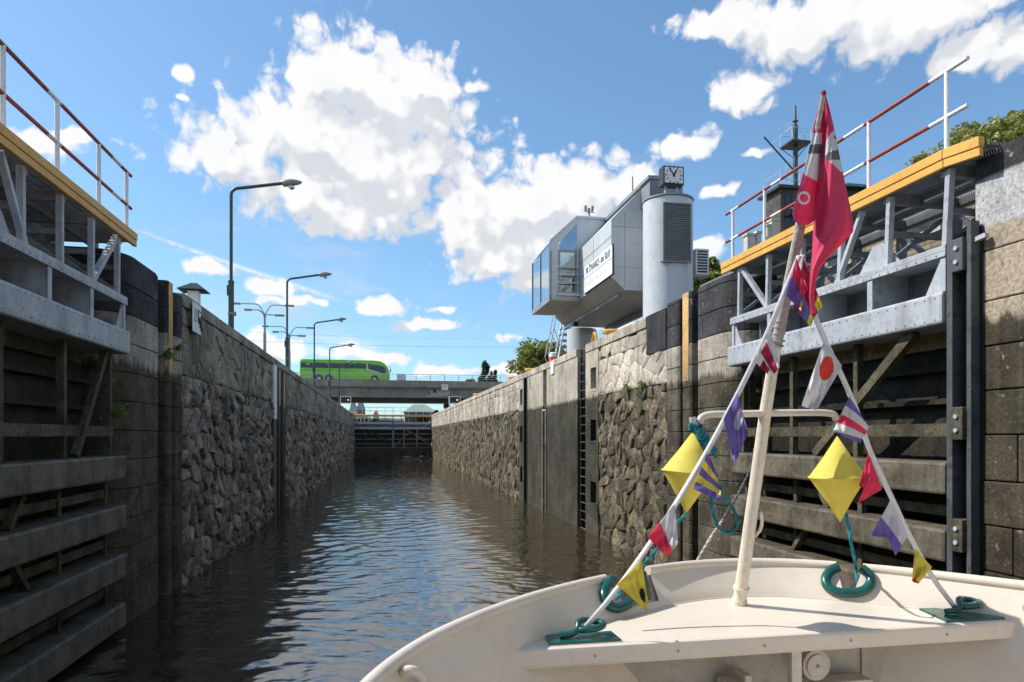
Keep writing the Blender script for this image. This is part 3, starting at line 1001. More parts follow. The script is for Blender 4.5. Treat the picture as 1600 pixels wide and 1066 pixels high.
holed_panel(rw, XR, -1, 32.75, 34.0, 33.1, 33.7, [(.9, 1.7), (2.9, 3.7), (4.75, 5.55)], 'panel')
# ladder slot
b = MB()
b.box(XR + .35, XR + 1.0, 22.3, 23.3, -1.3, 6.03)
b.build('ladder_slot', 'blackmetal', rw)
lad = thing('wall_ladder', 'black iron ladder in its slot down the sunlit wall', 'ladder', (XR + .12, 22.85, 0))
for y in (22.52, 23.16):
    MB().bar((XR + .10, y, -.6), (XR + .10, y, 6.25), .07, .07, (1, 0, 0)).build('ladder_rail', 'blackmetal', lad)
rung = None
for k in range(22):
    z = -.3 + k * .3
    ob = MB().tube([(XR + .08, 22.52, z), (XR + .08, 23.16, z)], .021, 6).build('rung', 'rail_w' if k > 25 else 'wet_steel', lad)
# smooth panels between ladder and stop-log slot
for (a, e) in ((23.3, 25.5), (25.5, 28.0), (28.62, 30.2), (30.2, 31.9)):
    MB().box(XR, XR + 1.0, a + .006, e - .006, -1.3, 6.03).build('wall_panel', 'panel', rw)
MB().box(XR + .16, XR + 1.0, 28.0, 28.62, -1.3, 6.03).build('wall_panel', 'panel', rw)
for y in (28.03, 28.60):
    MB().box(XR - .05, XR + .14, y - .05, y + .05, -1.0, 4.32).build('guide_rail', weathered('pale_guide_rail', (.17, .15, .11), (.30, .275, .22), (.10, .085, .055), 2.5, .7, .3, 20), rw)
MB().box(XR - .045, XR + .14, 28.0, 28.64, 4.28, 4.36).build('guide_rail_head', 'concrete', rw)
MB().box(XR + .5, XR + 1.0, 31.9, 32.75, -1.3, 6.03).build('slot_back', 'blackmetal', rw)
for y in (31.95, 32.7):
    MB().box(XR - .02, XR + .3, y - .05, y + .05, -1.2, 6.05).build('slot_rail', 'blackmetal', rw)
MB().box(XR + .15, XR + 1.0, 53.5, 53.72, -1.3, 6.03).build('slot_back', 'blackmetal', rw)
for y in (31.4, 45, 62, 76):
    MB().box(XR - .03, XR - .0, y - .09, y + .09, 5.45, 5.95).build('level_strip', 'concrete', rw)
# rounded gate pier, grooves and slim piers
pier_blocks(rw, round_prof(XR, -1, 12.32, 13.98, 1.4, .60), -.7, 6.44, 'pier')
pier_blocks(rw, rect_prof(XR, -1, 14.25, 14.68, 1.0), -.7, 6.46, 'pier')
pier_blocks(rw, rect_prof(XR - .02, -1, 14.82, 15.53, 1.0), -.7, 6.40, 'pier')
MB().box(XR - .011, XR - .005, 14.31, 14.62, 4.45, 6.44).build('painted_stripe', 'stripe', rw)
MB().box(XR + .5, XR + .6, 13.9, 15.0, -1.2, 6.3).build('groove_back', 'blackmetal', rw)

# near ashlar walls beside the open gates
def near_wall(name, label, X, n, y1, mat):
    w = thing(name, label, 'wall', (X - n * .5, 5, 0))
    MB().box(X - n * .05, X - n * 1.8, -14, y1 - .03, -1.3, 6.40).build('masonry_core', 'mortar_dark', w)
    rng = random.Random(8)
    z = -.8
    k = 0
    cuts = [-.8, -.31, .19, .69, 1.18, 1.68, 2.2, 2.7, 3.22, 3.72, 4.22, 4.73, 5.30, 6.43]
    for c0, c1 in zip(cuts[:-1], cuts[1:]):
        y = y1
        first = True
        while y > 1.5:
            L = rng.uniform(.8, 1.25) if c1 < 5 else rng.uniform(1.6, 2.2)
            if first and k % 2:
                L *= .55
            first = False
            p = rng.uniform(-.006, .012)
            MB().box(X + n * p, X - n * .5, y - L + .007, y - .005, c0 + .007, c1 - .007).build('ashlar_block', mat, w, bevel=.014)
            y -= L
        MB().box(X, X - n * .5, -14, y, c0 + .006, c1 - .006).build('ashlar_course', mat, w)
        k += 1
    return w
near_wall('ashlar_wall', 'tan ashlar wall with black and whitewashed top beside the open gate', XR, -1, 6.78, 'near_ashlar')
near_wall('ashlar_wall', 'shaded ashlar wall on the far side of the open gate from the boat', XL, 1, 6.9, 'pier')

# recesses that hold the open gates
for X, n, nm in ((XL, 1, 'shaded'), (XR, -1, 'sunlit')):
    w = thing('gate_recess', 'brown stained recess wall behind the %s open lock gate' % nm, 'wall', (X - n * 1.6, 10, 0))
    zt = 5.6
    MB().box(X - n * 1.45, X - n * 2.1, 6.6, 13.4, -1.3, zt).build('recess_wall', 'recess', w)
    if n > 0:
        MB().box(X - n * 1.46, X - n * 2.1, 6.6, 13.4, zt, 6.44).build('recess_coping', 'recess', w)

# ================================================================== LOCK GATES
def gate(label, Xg, n, y0, y1, group=None, ymid=None):
    """open leaf of a lock gate, from y0 (near) to y1 (far); o counts from its face towards the water"""
    g = thing('lock_gate', label, 'lock gate', (Xg, y1, 0))
    X = lambda o: Xg + n * o
    L = y1 - y0
    # walkway
    zf = 6.59
    def fas(z0, z1, o0, o1, nm):
        MB().box(X(o0), X(o1), y0 - .05, y1 + .2, z0, z1).build(nm, 'yellow', g, bevel=.006)
        MB().add([(X(o0), y0 - .06, z0), (X(o1), y0 - .06, z0), (X(o1), y0 - .06, z1), (X(o0), y0 - .06, z1),
                  (X(o0), y0 - .56, z0 - .06), (X(o1), y0 - .56, z0 - .06), (X(o1), y0 - .56, z1 - .06), (X(o0), y0 - .56, z1 - .06)],
                 [(0, 1, 2, 3), (7, 6, 5, 4), (0, 4, 5, 1), (1, 5, 6, 2), (2, 6, 7, 3), (3, 7, 4, 0)]).build(nm, 'yellow', g, bevel=.006)
    fas(zf - .115, zf, .25, .33, 'kick_board')
    fas(zf - .215, zf - .119, .265, .318, 'kick_board')
    b = MB()
    yy = y0 - .6
    while yy < y1 + .18:
        b.box(X(.24), X(-.80), yy, yy + .008, zf - .16, zf - .125)
        yy += .035
    for k in range(9):
        o = .22 - k * .115
        b.box(X(o), X(o - .008), y0 - .6, y1 + .18, zf - .159, zf - .13)
    b.build('walkway_grating', 'steel_dk', g, kind='stuff')
    ys = [y0 + .0 + (L - .3) * k / 5 for k in range(6)]
    for k, y in enumerate(ys):
        MB().box(X(.24), X(-.86), y - .05, y + .05, zf - .30, zf - .163).build('cross_bearer', 'steel_dk', g)
    MB().box(X(-.83), X(-.90), y0 - .5, y1 + .18, zf - .30, zf - .10).build('side_channel', 'steel_dk', g)
    MB().box(X(-.26), X(-.34), y0 - .3, y1 + .18, zf - .29, zf - .165).build('side_channel', 'steel_dk', g)
    # struts from the flange up to the walkway
    zfl = 5.48
    for k, y in enumerate(ys):
        MB().bar((X(.17), y + .05, zfl), (X(.21), y - .05, zf - .22), .07, .075, (1, 0, 0)).build('strut', 'steel', g)
        MB().bar((X(-.80), y, zfl - .8), (X(-.82), y, zf - .3), .10, .10, (1, 0, 0)).build('rear_strut', 'steel_dk', g)
        MB().bar((X(.14), y + .02, zfl + .42), (X(-.82), y + .02, zfl + .42), .06, .07, (0, 0, 1)).build('tie_bar', 'steel_dk', g)
        MB().bar((X(.14), y + .05, zfl + .05), (X(-.82), y + .05, zf - .32), .05, .06, (0, 0, 1)).build('cross_brace', 'steel_dk', g)
        if k < 5:
            MB().bar((X(-.76), y, zfl - .1), (X(-.78), ys[k + 1], zf - .34), .06, .06, (1, 0, 0)).build('cross_brace', 'steel_dk', g)
    MB().bar((X(.20), ys[5] - .08, zf - .22), (X(.17), ys[4] + .06, zfl), .075, .08, (1, 0, 0)).build('diagonal_strut', 'steel', g)
    MB().bar((X(.20), ys[1] + .5, zf - .22), (X(.17), ys[2] + .12, zfl), .06, .075, (1, 0, 0)).build('diagonal_strut', 'steel', g)
    # flange, web with stiffeners, box beam
    MB().box(X(.25), X(-.42), y0 - .02, y1 - .02, zfl - .07, zfl).build('top_flange', 'steel', g, bevel=.006)
    MB().box(X(.25), X(.225), y0 - .02, y1 - .02, zfl - .13, zfl - .071).build('flange_lip', 'steel', g)
    MB().box(X(-.36), X(-.40), y0, y1 - .04, 4.56, zfl - .071).build('web_plate', 'steel_dk', g)
    for k in range(5):
        y = y0 + .03 + (L - .12) * k / 4
        if 0 < k < 4:
            MB().box(X(.22), X(-.355), y - .012, y + .012, 4.933, zfl - .072).build('stiffener', 'steel', g)
            MB().box(X(.235), X(.221), y - .05, y + .05, 4.933, zfl - .132).build('stiffener_edge', 'steel', g)
        else:
            s = 1 if k == 0 else -1
            MB().box(X(.23), X(.21), y - .03 if s > 0 else y - .05, y + .05 if s > 0 else y + .03, 4.933, zfl - .132).build('end_post', 'steel', g)
            MB().prism([(y, 4.94), (y + s * .30, 4.94), (y + s * .06, zfl - .14), (y, zfl - .14)], X(.208), X(.19), 'x').build('gusset', 'steel', g)
    gy = 8.3 if n < 0 else 8.5
    MB().prism([(gy - .42, zfl + .002), (gy + .42, zfl + .002), (gy + .12, zfl + .36), (gy - .08, zfl + .36)], X(.12), X(.10), 'x').build('gusset', 'steel', g)
    MB().box(X(.27), X(-.34), y0 + .01, y1 + .06, 4.55, 4.93).build('box_beam', 'steel', g, bevel=.03)
    rv = MB()
    k = 0
    while y0 + .12 + k * .16 < y1:
        y = y0 + .12 + k * .16
        for zz, oo in ((4.61, .268), (4.87, .268), (zfl - .10, .248)):
            rv.tube([(X(oo), y, zz), (X(oo + .012), y, zz)], .012, 5)
        k += 1
    rv.build('rivets', 'steel', g, kind='stuff')
    # skin and its ribs below
    MB().box(X(-.45), X(-.49), y0, y1, .2, 4.548).build('skin_plate', 'wet_skin', g)
    for z in (4.05, 3.62):
        MB().box(X(-.30), X(-.448), y0, y1 - .02, z, z + .07).build('rib', 'wet_skin', g)
    MB().box(X(-.33), X(-.447), y0 + .3, y1 - .3, 4.35, 4.548).build('stained_ledge', 'stripe' if n < 0 else 'wet_steel', g)
    posts = [y0 + .05, y0 + .05 + (L - .15) * .36, y0 + .05 + (L - .15) * .68, y1 - .10]
    for y in posts:
        MB().bar((X(-.02), y, 2.9), (X(-.02), y, 4.55), .09, .10, (1, 0, 0)).build('post', 'wet_steel', g)
    MB().box(X(.04), X(-.08), y0, y1 - .04, 3.20, 3.36).build('mid_rail', 'wet_steel', g)
    MB().bar((X(.06), y1 - .42, 4.55), (X(.03), y1 - 1.42, 2.92), .10, .09, (1, 0, 0)).build('diagonal_brace', 'wet_steel', g) if n > 0 else \
        MB().bar((X(.10), y0 + .62, 4.55), (X(.05), y0 + 2.75, 2.92), .13, .10, (1, 0, 0)).build('diagonal_brace', 'wet_steel', g)
    MB().bar((X(.0), y0 + (1.2 if n > 0 else L - .5), 2.92), (X(.0), y0 + (.6 if n > 0 else L - 1.0), 3.22), .09, .08, (1, 0, 0)).build('diagonal_brace', 'wet_steel', g)
    tops = [2.89, 2.08, 1.28, .48]
    for k, z in enumerate(tops):
        MB().box(X(.22), X(-.30), y0 + .02, y1 + .04, z - .39, z).build('fender_beam', 'fender', g, bevel=.035)
        if k < 3:
            MB().box(X(-.06), X(-.16), y0, y1 - .06, z - .68, z - .55).build('mid_rail', 'wet_steel', g)
            for y in posts:
                MB().box(X(-.04), X(-.13), y - .045, y + .045, tops[k + 1] + .001, z - .391).build('post', 'wet_steel', g)
            ya = posts[1] + .55 - .25 * k if n > 0 else posts[2] - .6 + .25 * k
            MB().bar((X(-.02), ya, z - .40), (X(-.02), ya + (.35 if k % 2 else -.35), tops[k + 1]), .08, .10, (1, 0, 0)).build('diagonal_brace', 'wet_steel', g)
    # heel post, hinge brackets
    MB().box(X(.26), X(.12), y0 - .13, y0 - .05, -.6, 5.75).build('heel_post', 'post_dk' if n < 0 else 'wet_steel', g)
    MB().box(X(.12), X(.06), y0 - .40, y0 - .131, -.6, 5.60).build('heel_plate', 'blackmetal', g)
    MB().box(X(.24), X(.125), y0 - .37, y0 - .31, -.6, 5.66).build('heel_post', 'post_dk' if n < 0 else 'wet_steel', g)
    for z in (5.3, 3.35, 2.05):
        h = MB().box(X(.29), X(.125), y0 - .30, y0 - .14, z - .19, z + .19).build('hinge_bracket', 'post_dk' if z > 5 else 'wet_steel', g, bevel=.01)
        for dz in (-.08, .08):
            MB().tube([(X(.289), y0 - .22, z + dz), (X(.312), y0 - .22, z + dz)], .028, 6).build('bolt', 'steel', h)
    MB().bar((X(.1), y0 - .1, 5.48), (X(.02), y0 - .5, 5.80), .06, .05).build('anchor_bar', 'steel', g)
    MB().bar((X(.2), y0 - .1, 5.40), (X(.16), y0 - .5, 5.46), .06, .05).build('anchor_bar', 'steel', g)
    # railing
    rl = [12.05, 10.94, 9.6, 8.32, 7.0]
    if n > 0:
        rl = [12.1, 11.0, 9.7, 8.43]
    zr = [7.52, 6.98]
    for y in rl:
        MB().tube([(X(.26), y, zf - .05), (X(.26), y, zr[0])], .028, 10).build('railing_post', 'rail_w', g, smooth='auto')
    ends = (rl[-1] - .30, rl[0] + .26) if n < 0 else (rl[-1] - 1.0, rl[0] + .20)
    for zz in zr:
        cuts = [ends[0]]
        k = 0
        seg = [.55, 1.15, .42, 1.6, .30, 1.1, .3, 1.2, .4] if n < 0 else [.5, 1.5, .35, 1.7, .35, 1.5, .3]
        while cuts[-1] < ends[1] - .02:
            cuts.append(min(ends[1], cuts[-1] + seg[k % len(seg)]))
            k += 1
        for k, (a, e) in enumerate(zip(cuts[:-1], cuts[1:])):
            MB().tube([(X(.26), a, zz), (X(.26), e, zz)], .026, 10).build('handrail', 'rail_w' if k % 2 == 0 else 'rail_r', g, smooth='auto')
    return g
gate('shaded open lock gate with ochre walkway edge and wet timber beams', XL - .10, 1, 7.0, 12.2)
gate('sunlit open lock gate of grey steel with ochre walkway beside the bow', XR + .10, -1, 7.05, 12.2)

# ---- closed gates at the far end
def far_leaf(xa, xb, label):
    Y = YEND
    g = thing('lock_gate', label, 'lock gate', ((xa + xb) / 2, Y, 1.5))
    MB().box(xa, xb, Y - .35, Y - .25, 6.02, 6.30).build('kick_board', 'yellow', g)
    MB().box(xa, xb, Y - .25, Y + .7, 6.10, 6.16).build('walkway_grating', 'steel_dk', g)
    w = xb - xa
    for k in range(6):
        x = xa + .1 + (w - .2) * k / 5
        MB().box(x - .05, x + .05, Y - .2, Y - .1, 5.3, 6.1).build('strut', 'steel_dk', g)
        MB().tube([(x, Y - .2, 6.2), (x, Y - .2, 7.35)], .03, 6).build('railing_post', 'rail_w', g)
    for z in (7.35, 6.85):
        MB().tube([(xa, Y - .2, z), (xb, Y - .2, z)], .03, 6).build('handrail', 'rail_r' if xa < 0 else 'rail_w', g)
    MB().box(xa, xb, Y - .4, Y, 4.92, 5.28).build('box_beam', 'steel', g, bevel=.02)
    MB().box(xa, xb, Y - .4, Y, 4.22, 4.5).build('box_beam', 'steel', g, bevel=.02)
    MB().box(xa, xb, Y - .02, Y + .03, 4.5, 4.92).build('web_plate', 'steel_dk', g)
    MB().box(xa, xb, Y + .05, Y + .1, 1.4, 4.2).build('skin_plate', 'wet_skin', g)
    for z in (3.5, 2.75, 2.05):
        MB().box(xa, xb, Y - .10, Y + .04, z, z + .14).build('mid_rail', 'steel_dk', g)
    MB().box(xa, xb, Y - .42, Y + .05, 1.5, 1.72).build('fender_beam', 'fender', g)
    for x in (xa + .28 * w, xa + .62 * w):
        MB().box(x - .07, x + .07, Y - .26, Y - .12, 1.7, 5.0).build('post', 'wet_steel' if xa < 0 else 'stripe', g)
    s = 1
    for (x0, z0, x1, z1) in ((.05, 1.9, .45, 3.9), (.45, 3.9, .95, 1.9), (.30, 4.2, .95, 2.4)):
        MB().bar((xa + x0 * w, Y - .18, z0), (xa + x1 * w, Y - .18, z1), .10, .16, (0, 1, 0)).build('diagonal_brace', 'wet_steel' if xa < 0 else 'stripe', g)
    for (x0, x1) in ((.08, .25), (.75, .92)):
        MB().bar((xa + x0 * w, Y - .3, 4.92 if x0 < .5 else 4.5), (xa + x1 * w, Y - .3, 4.5 if x0 < .5 else 4.92), .08, .1, (0, 1, 0)).build('diagonal_brace', 'steel', g)
    e = xb if xa < 0 else xa
    MB().box(e - .14 if xa < 0 else e, e if xa < 0 else e + .14, Y - .45, Y, 1.5, 5.3).build('mitre_post', 'steel_dk', g)
far_leaf(XL + .02, 1.185, 'closed far lock gate leaf on the shaded side under the bridge')
far_leaf(1.195, XR - .02, 'closed far lock gate leaf on the sunlit side under the bridge')
sill = thing('gate_sill', 'dark concrete sill under the closed far gates', 'sill', (1.2, YEND, 0))
MB().box(XL, XR, YEND - .45, YEND + 3.5, -1.3, 1.48).build('sill_block', 'mortar_dark', sill)
rng = random.Random(3)
for k in range(46):
    x = rng.uniform(2.4, 6.6)
    s = rng.uniform(.15, .4)
    bb = MB()
    y = YEND - .75 - rng.uniform(0, .5)
    bb.lathe((x, y, rng.uniform(-.25, .25)), [(s * .5, -s * .3), (s * rng.uniform(.8, 1), 0), (s * .6, s * .4), (s * .1, s * .6)], 6)
    bb.build('rubble_stone', 'stone_shade_lift', sill)

# ================================================================== BRIDGE, BUS, FAR THINGS
YB = 116.0
br = thing('road_bridge', 'grey concrete road bridge crossing over the far lock gates', 'bridge', (10, YB + 10, ZT))
MB().box(-120, 120, YB + .6, YB + 22, 9.75, 12.0).build('girder', 'bridge', br)
MB().box(-120, 120, YB, YB + .55, 11.55, 12.62).build('parapet', 'bridge_edge', br)
MB().box(-120, 120, YB + .55, YB + 22.6, 12.0, 12.45).build('deck_slab', 'bridge', br)
MB().box(-120, 120, YB + .15, YB + 1.6, 11.35, 11.55).build('edge_beam', 'bridge', br)
pm = WY(690, 612, YB + .59)
b = MB()
b.prism([(pm.x - 3.2, 9.9), (pm.x - 1.8, 10.3), (pm.x - 1.9, 11.0), (pm.x + .4, 11.2), (pm.x + 1.6, 10.9), (pm.x + 1.1, 10.2), (pm.x - .4, 9.95)], YB + .57, YB + .60, 'y')
b.build('repair_patch', 'patch', br)
hm = WY(679, 611, YB + .5)
MB().tube([(hm.x, YB + .40, hm.z), (hm.x, YB + .62, hm.z)], .30, 20).build('drain_opening', 'black', br)
for k in range(36):
    x = -38 + k * 2.4
    if k % 1 == 0:
        MB().box(x - .04, x + .04, YB + .1, YB + .2, 12.6, 13.65).build('railing_post', 'alu_d', br)
for z, r in ((13.65, .05), (13.3, .03), (12.95, .03)):
    MB().tube([(-60, YB + .15, z), (60, YB + .15, z)], r, 6).build('handrail', 'alu', br)
for x in (-30, 42):
    MB().box(x - 2, x + 2, YB + 4, YB + 18, 2.0, 9.75).build('pier', 'bridge', br)
for x in (1.0,):
    MB().box(x + 1.0, x + 2.5, YB - .02, YB + .1, 12.62, 13.65).build('parapet_panel', 'alu', br)
# sign on the parapet
ns = WY(695, 605, YB - .05)
sg = thing('bridge_sign', 'white square sign with red top and bottom on the bridge parapet', 'sign', (ns.x, YB - .06, ns.z))
MB().box(ns.x - .55, ns.x + .55, YB - .08, YB - .03, ns.z - .62, ns.z + .62).build('plate', 'white', sg)
for dz in (-.55, .55):
    MB().box(ns.x - .55, ns.x + .55, YB - .10, YB - .082, ns.z + dz - .10, ns.z + dz + .10).build('red_bar', 'lifebuoy', sg)
text_mesh('M', .85, 'alu_d', 'lettering', frame_matrix((ns.x, YB - .10, ns.z), (1, 0, 0), (0, 0, 1)), sg)

# ---- coach
def coach():
    y0 = YB + 3.2
    z0 = 12.45
    pr = WY(468, 590, y0)
    pf = WY(609, 590, y0)
    x0, x1 = pr.x, pf.x
    L = x1 - x0
    t = thing('coach_bus', 'bright green coach driving over the bridge', 'bus', ((x0 + x1) / 2, y0 + 1.27, z0))
    H = 3.75
    wth = 2.55
    # side outline of the body, nose to the right
    side = [(0.05, .35), (L - .35, .35), (L - .05, .62), (L, 1.35), (L - .22, 2.2), (L - .75, 3.15), (L - 1.5, 3.62), (L - 2.6, H), (L * .5, H + .02), (.35, H), (.08, H - .25), (0, 1.6)]
    MB().prism([(x0 + a, z0 + b_) for a, b_ in side], y0, y0 + wth, 'y').build('body', 'bus', t, bevel=.10)
    # window band, slightly proud
    def band(pts, mat, nm, y=-.012, th=.03):
        MB().prism([(x0 + a, z0 + b_) for a, b_ in pts], y0 + y, y0 + y + th, 'y').build(nm, mat, t)
    xs = [.15, 2.4, 4.7, 7.0, 9.2, L - 3.95]
    for a, e in zip(xs[:-1], xs[1:]):
        band([(a + .02, 2.32), (e - .02, 2.30), (e - .02, 3.12), (a + .02, 3.22)], 'dkglass', 'side_window')
    band([(L - 3.62, 2.28), (L - 1.9, 1.80), (L - .75, 1.42), (L - .62, 2.2), (L - 1.1, 2.78), (L - 3.66, 3.12)], 'dkglass', 'cab_window')
    band([(L - 3.88, 2.05), (L - 3.55, 2.0), (L - 1.9, 1.62), (L - 1.86, 1.74), (L - 3.68, 2.22), (L - 3.76, 3.2), (L - 3.92, 3.2)], 'alu', 'side_flash', -.02)
    MB().prism([(x0 + L - .03, z0 + 1.38), (x0 + L + .02, z0 + 1.36), (x0 + L - .20, z0 + 2.22), (x0 + L - .72, z0 + 3.12), (x0 + L - .86, z0 + 3.12)], y0 + .12, y0 + wth - .12, 'y').build('windscreen', 'dkglass', t)
    for a in (6.6, 7.55, L - 1.25):
        band([(a, .45), (a + .04, .45), (a + .04, 2.25 if a < 9 else 1.5), (a, 2.25 if a < 9 else 1.5)], 'lampgreen', 'panel_gap', -.006)
    band([(.1, 1.42), (L - 1.3, 1.42), (L - 1.3, 1.47), (.1, 1.47)], 'lampgreen', 'trim_line', -.005)
    band([(L - 5.4, 1.78), (L - 5.15, 1.78), (L - 5.1, 2.0), (L - 5.35, 2.0)], 'alu', 'faded_mark', -.006)
    band([(L - 5.0, 1.78), (L - 4.75, 1.82), (L - 4.75, 2.0), (L - 5.0, 1.96)], 'alu', 'faded_mark', -.006)
    band([(L - 4.62, 1.76), (L - 4.38, 1.76), (L - 4.32, 1.98), (L - 4.6, 2.0)], 'alu', 'faded_mark', -.006)
    for a in (3.15, 4.75, L - 2.55):
        MB().tube([(x0 + a, y0 - .012, z0 + .62), (x0 + a, y0 + .02, z0 + .62)], .66, 24).build('wheel_arch', 'black', t)
        for yy in (y0 - .02, y0 + wth - .28):
            w = MB().tube([(x0 + a, yy, z0 + .52), (x0 + a, yy + .3, z0 + .52)], .52, 24).build('wheel', 'tyre', t)
            MB().tube([(x0 + a, yy - .01, z0 + .52), (x0 + a, yy + .01, z0 + .52)], .30, 20).build('rim', 'rim', w)
    MB().tube([(x0 + L - .55, y0 - .05, z0 + 2.75), (x0 + L + .10, y0 - .22, z0 + 2.6), (x0 + L + .12, y0 - .25, z0 + 2.2)], .05, 6).build('mirror_arm', 'bus', t)
    MB().box(x0 + L + .02, x0 + L + .2, y0 - .36, y0 - .12, z0 + 1.75, z0 + 2.3).build('mirror', 'black', t, bevel=.03)
    MB().box(x0 + 1.0, x0 + 1.6, y0 - .015, y0 + .02, z0 + 2.85, z0 + 3.02).build('vent', 'alu', t)
    MB().box(x0 + L - .1, x0 + L + .01, y0 + .15, y0 + .6, z0 + .75, z0 + .98).build('headlight', 'alu', t)
    MB().box(x0 + L - .1, x0 + L + .01, y0 + wth - .6, y0 + wth - .15, z0 + .75, z0 + .98).build('headlight', 'alu', t)
coach()

# ---- street lamps along the shaded quay
def lamp(label, double=False):
    t = thing('street_lamp', label, 'street lamp', (0, 0, 0), 'green street lamps along the shaded quay')
    MB().tube([(0, 0, -.05), (0, 0, .2)], .14, 12).build('base', 'lampgreen', t, smooth='auto')
    MB().tube([(0, 0, 0), (0, 0, 2.2)], .095, 12).build('pole', 'lampgreen', t, smooth='auto')
    top = 5.52
    if not double:
        pts = [(0, 0, 2.2), (0, 0, 5.22)]
        for k in range(1, 7):
            a = math.pi / 2 * k / 6
            pts.append((.28 - .28 * math.cos(a), 0, 5.22 + .25 * math.sin(a)))
        pts.append((1.75, 0, top + .22))
        MB().tube(pts, .055, 10).build('arm', 'lampgreen', t, smooth='auto')
        arms = [(1, 1.70, top + .22, .10)]
    else:
        MB().tube([(0, 0, 2.2), (0, 0, 5.05)], .055, 10).build('upper_pole', 'lampgreen', t, smooth='auto')
        MB().tube([(0, 0, 5.05), (1.0, 0, 5.5)], .045, 8).build('arm', 'lampgreen', t, smooth='auto')
        MB().tube([(0, 0, 5.05), (-1.0, 0, 5.35)], .045, 8).build('arm', 'lampgreen', t, smooth='auto')
        arms = [(1, .95, 5.5, .35), (-1, .95, 5.36, .2)]
    for s, x, z, tl in arms:
        # lamp head: box body with a bowl that narrows to the tip
        secs = [(0, .09, .10, .0), (.05, .12, .15, 0), (.30, .14, .15, .01), (.42, .13, .13, .01), (.62, .09, .085, .0), (.72, .03, .03, .0)]
        rows = []
        for dx, hw, hh, dz in secs:
            r = []
            for k in range(10):
                a = 2 * math.pi * k / 10
                r.append((s * (x + dx * .9), hw * .9 * math.cos(a), z + dz + dx * tl + .8 * hh * (math.sin(a) if math.sin(a) > 0 else 1.1 * math.sin(a))))
            r.append(r[0])
            rows.append(r)
        h = MB().grid(rows).build('lamp_head', 'lamphead', t, smooth='auto')
        MB().lathe((s * (x + .30), 0, z - .20), [(.05, 0), (.10, .04), (.11, .10)], 10).build('glass_bowl', 'mirglass', h)
    MB().tube([(0, 0, 2.18), (0, 0, 2.26)], .105, 12).build('collar', 'lampgreen', t, smooth='auto')
    MB().box(-.13, .0, -.08, .08, 1.75, 2.1).build('switch_box', 'lampgreen', t, bevel=.01)
    MB().box(-.06, .16, -.07, .07, 1.05, 1.2).build('floodlight', 'lamphead', t, bevel=.02)
    MB().tube([(0, 0, 1.10), (0, 0, 1.16)], .115, 10).build('clamp', 'lamphead', t)
    return t
LX = -5.2
def lampY(px):
    return WX(px, 600, LX).y
l0 = lamp('green street lamp nearest the white level board, tallest in the picture')
spots = [(361, None), (448.5, 'green single-arm street lamp second along the shaded quay'),
         (491, 'green single-arm street lamp in front of the coach windows'), (515, 'thin green single-arm street lamp before the middle of the coach')]
for px, lab in spots:
    o = l0 if lab is None else copy_tree(l0)
    if lab:
        o['label'] = lab
    o.location = (LX, lampY(px), ZT)
l5 = lamp('small street lamp with two short arms in a V before the coach', True)
l5.location = (LX, lampY(530), ZT)
# ---- tall four-armed road lamps behind the quay
def quad_lamp(label, px, d, pytop):
    p = PD(px, pytop, d)
    t = thing('road_lamp', label, 'street lamp', (p.x, p.y, ZT), 'tall road lamps with four arms')
    MB().tube([(p.x, p.y, ZT), (p.x, p.y, p.z - 3)], .16, 8).build('pole', 'alu_d', t, smooth='auto')
    MB().tube([(p.x, p.y, p.z - 3), (p.x, p.y, p.z - .9)], .11, 8).build('pole', 'alu_d', t, smooth='auto')
    for s, ln, dz in ((-1, 2.4, .1), (1, 2.2, .05), (-1, 1.0, -.75), (1, 1.0, -.85)):
        pts = [(p.x, p.y, p.z - 1.4 + (.3 if ln > 2 else -.1))]
        for k in range(1, 6):
            a = k / 5
            pts.append((p.x + s * (.9 if ln > 2 else .5) * a, p.y + (1.2 if ln < 2 else 0) * a * s, p.z - 1.1 + (1.1 + dz) * math.sin(a * 1.57)))
        pts.append((p.x + s * ln, p.y + (1.2 if ln < 2 else 0) * s, p.z + dz))
        MB().tube(pts, .06, 6).build('arm', 'alu_d', t)
        MB().box(pts[-1][0] - .1, pts[-1][0] + s * .9, pts[-1][1] - .16, pts[-1][1] + .16, pts[-1][2] - .12, pts[-1][2] + .08).build('lamp_head', 'lamphead', t, bevel=.03)
quad_lamp('tall grey road lamp with four arms, standing clear of other lamps', 413.5, 75, 477)
quad_lamp('tall grey road lamp with four arms close behind the second green lamp', 452, 88, 512)

# ---- small hut roof behind the wall head
p = WX(303, 455, -6.4)
k_ = thing('quay_kiosk', 'little white kiosk with green pyramid roof above the shaded wall', 'kiosk', (p.x, p.y, ZT))
MB().box(p.x - .17, p.x + .17, p.y - .17, p.y + .17, ZT, p.z - .02).build('wall', 'white', k_)
MB().add([(p.x - .45, p.y - .45, p.z), (p.x + .45, p.y - .45, p.z), (p.x + .45, p.y + .45, p.z), (p.x - .45, p.y + .45, p.z), (p.x - .1, p.y, p.z + .28), (p.x + .1, p.y, p.z + .28)],
         [(0, 1, 5, 4), (1, 2, 5), (2, 3, 4, 5), (3, 0, 4), (3, 2, 1, 0)]).build('roof', 'roofgreen', k_)

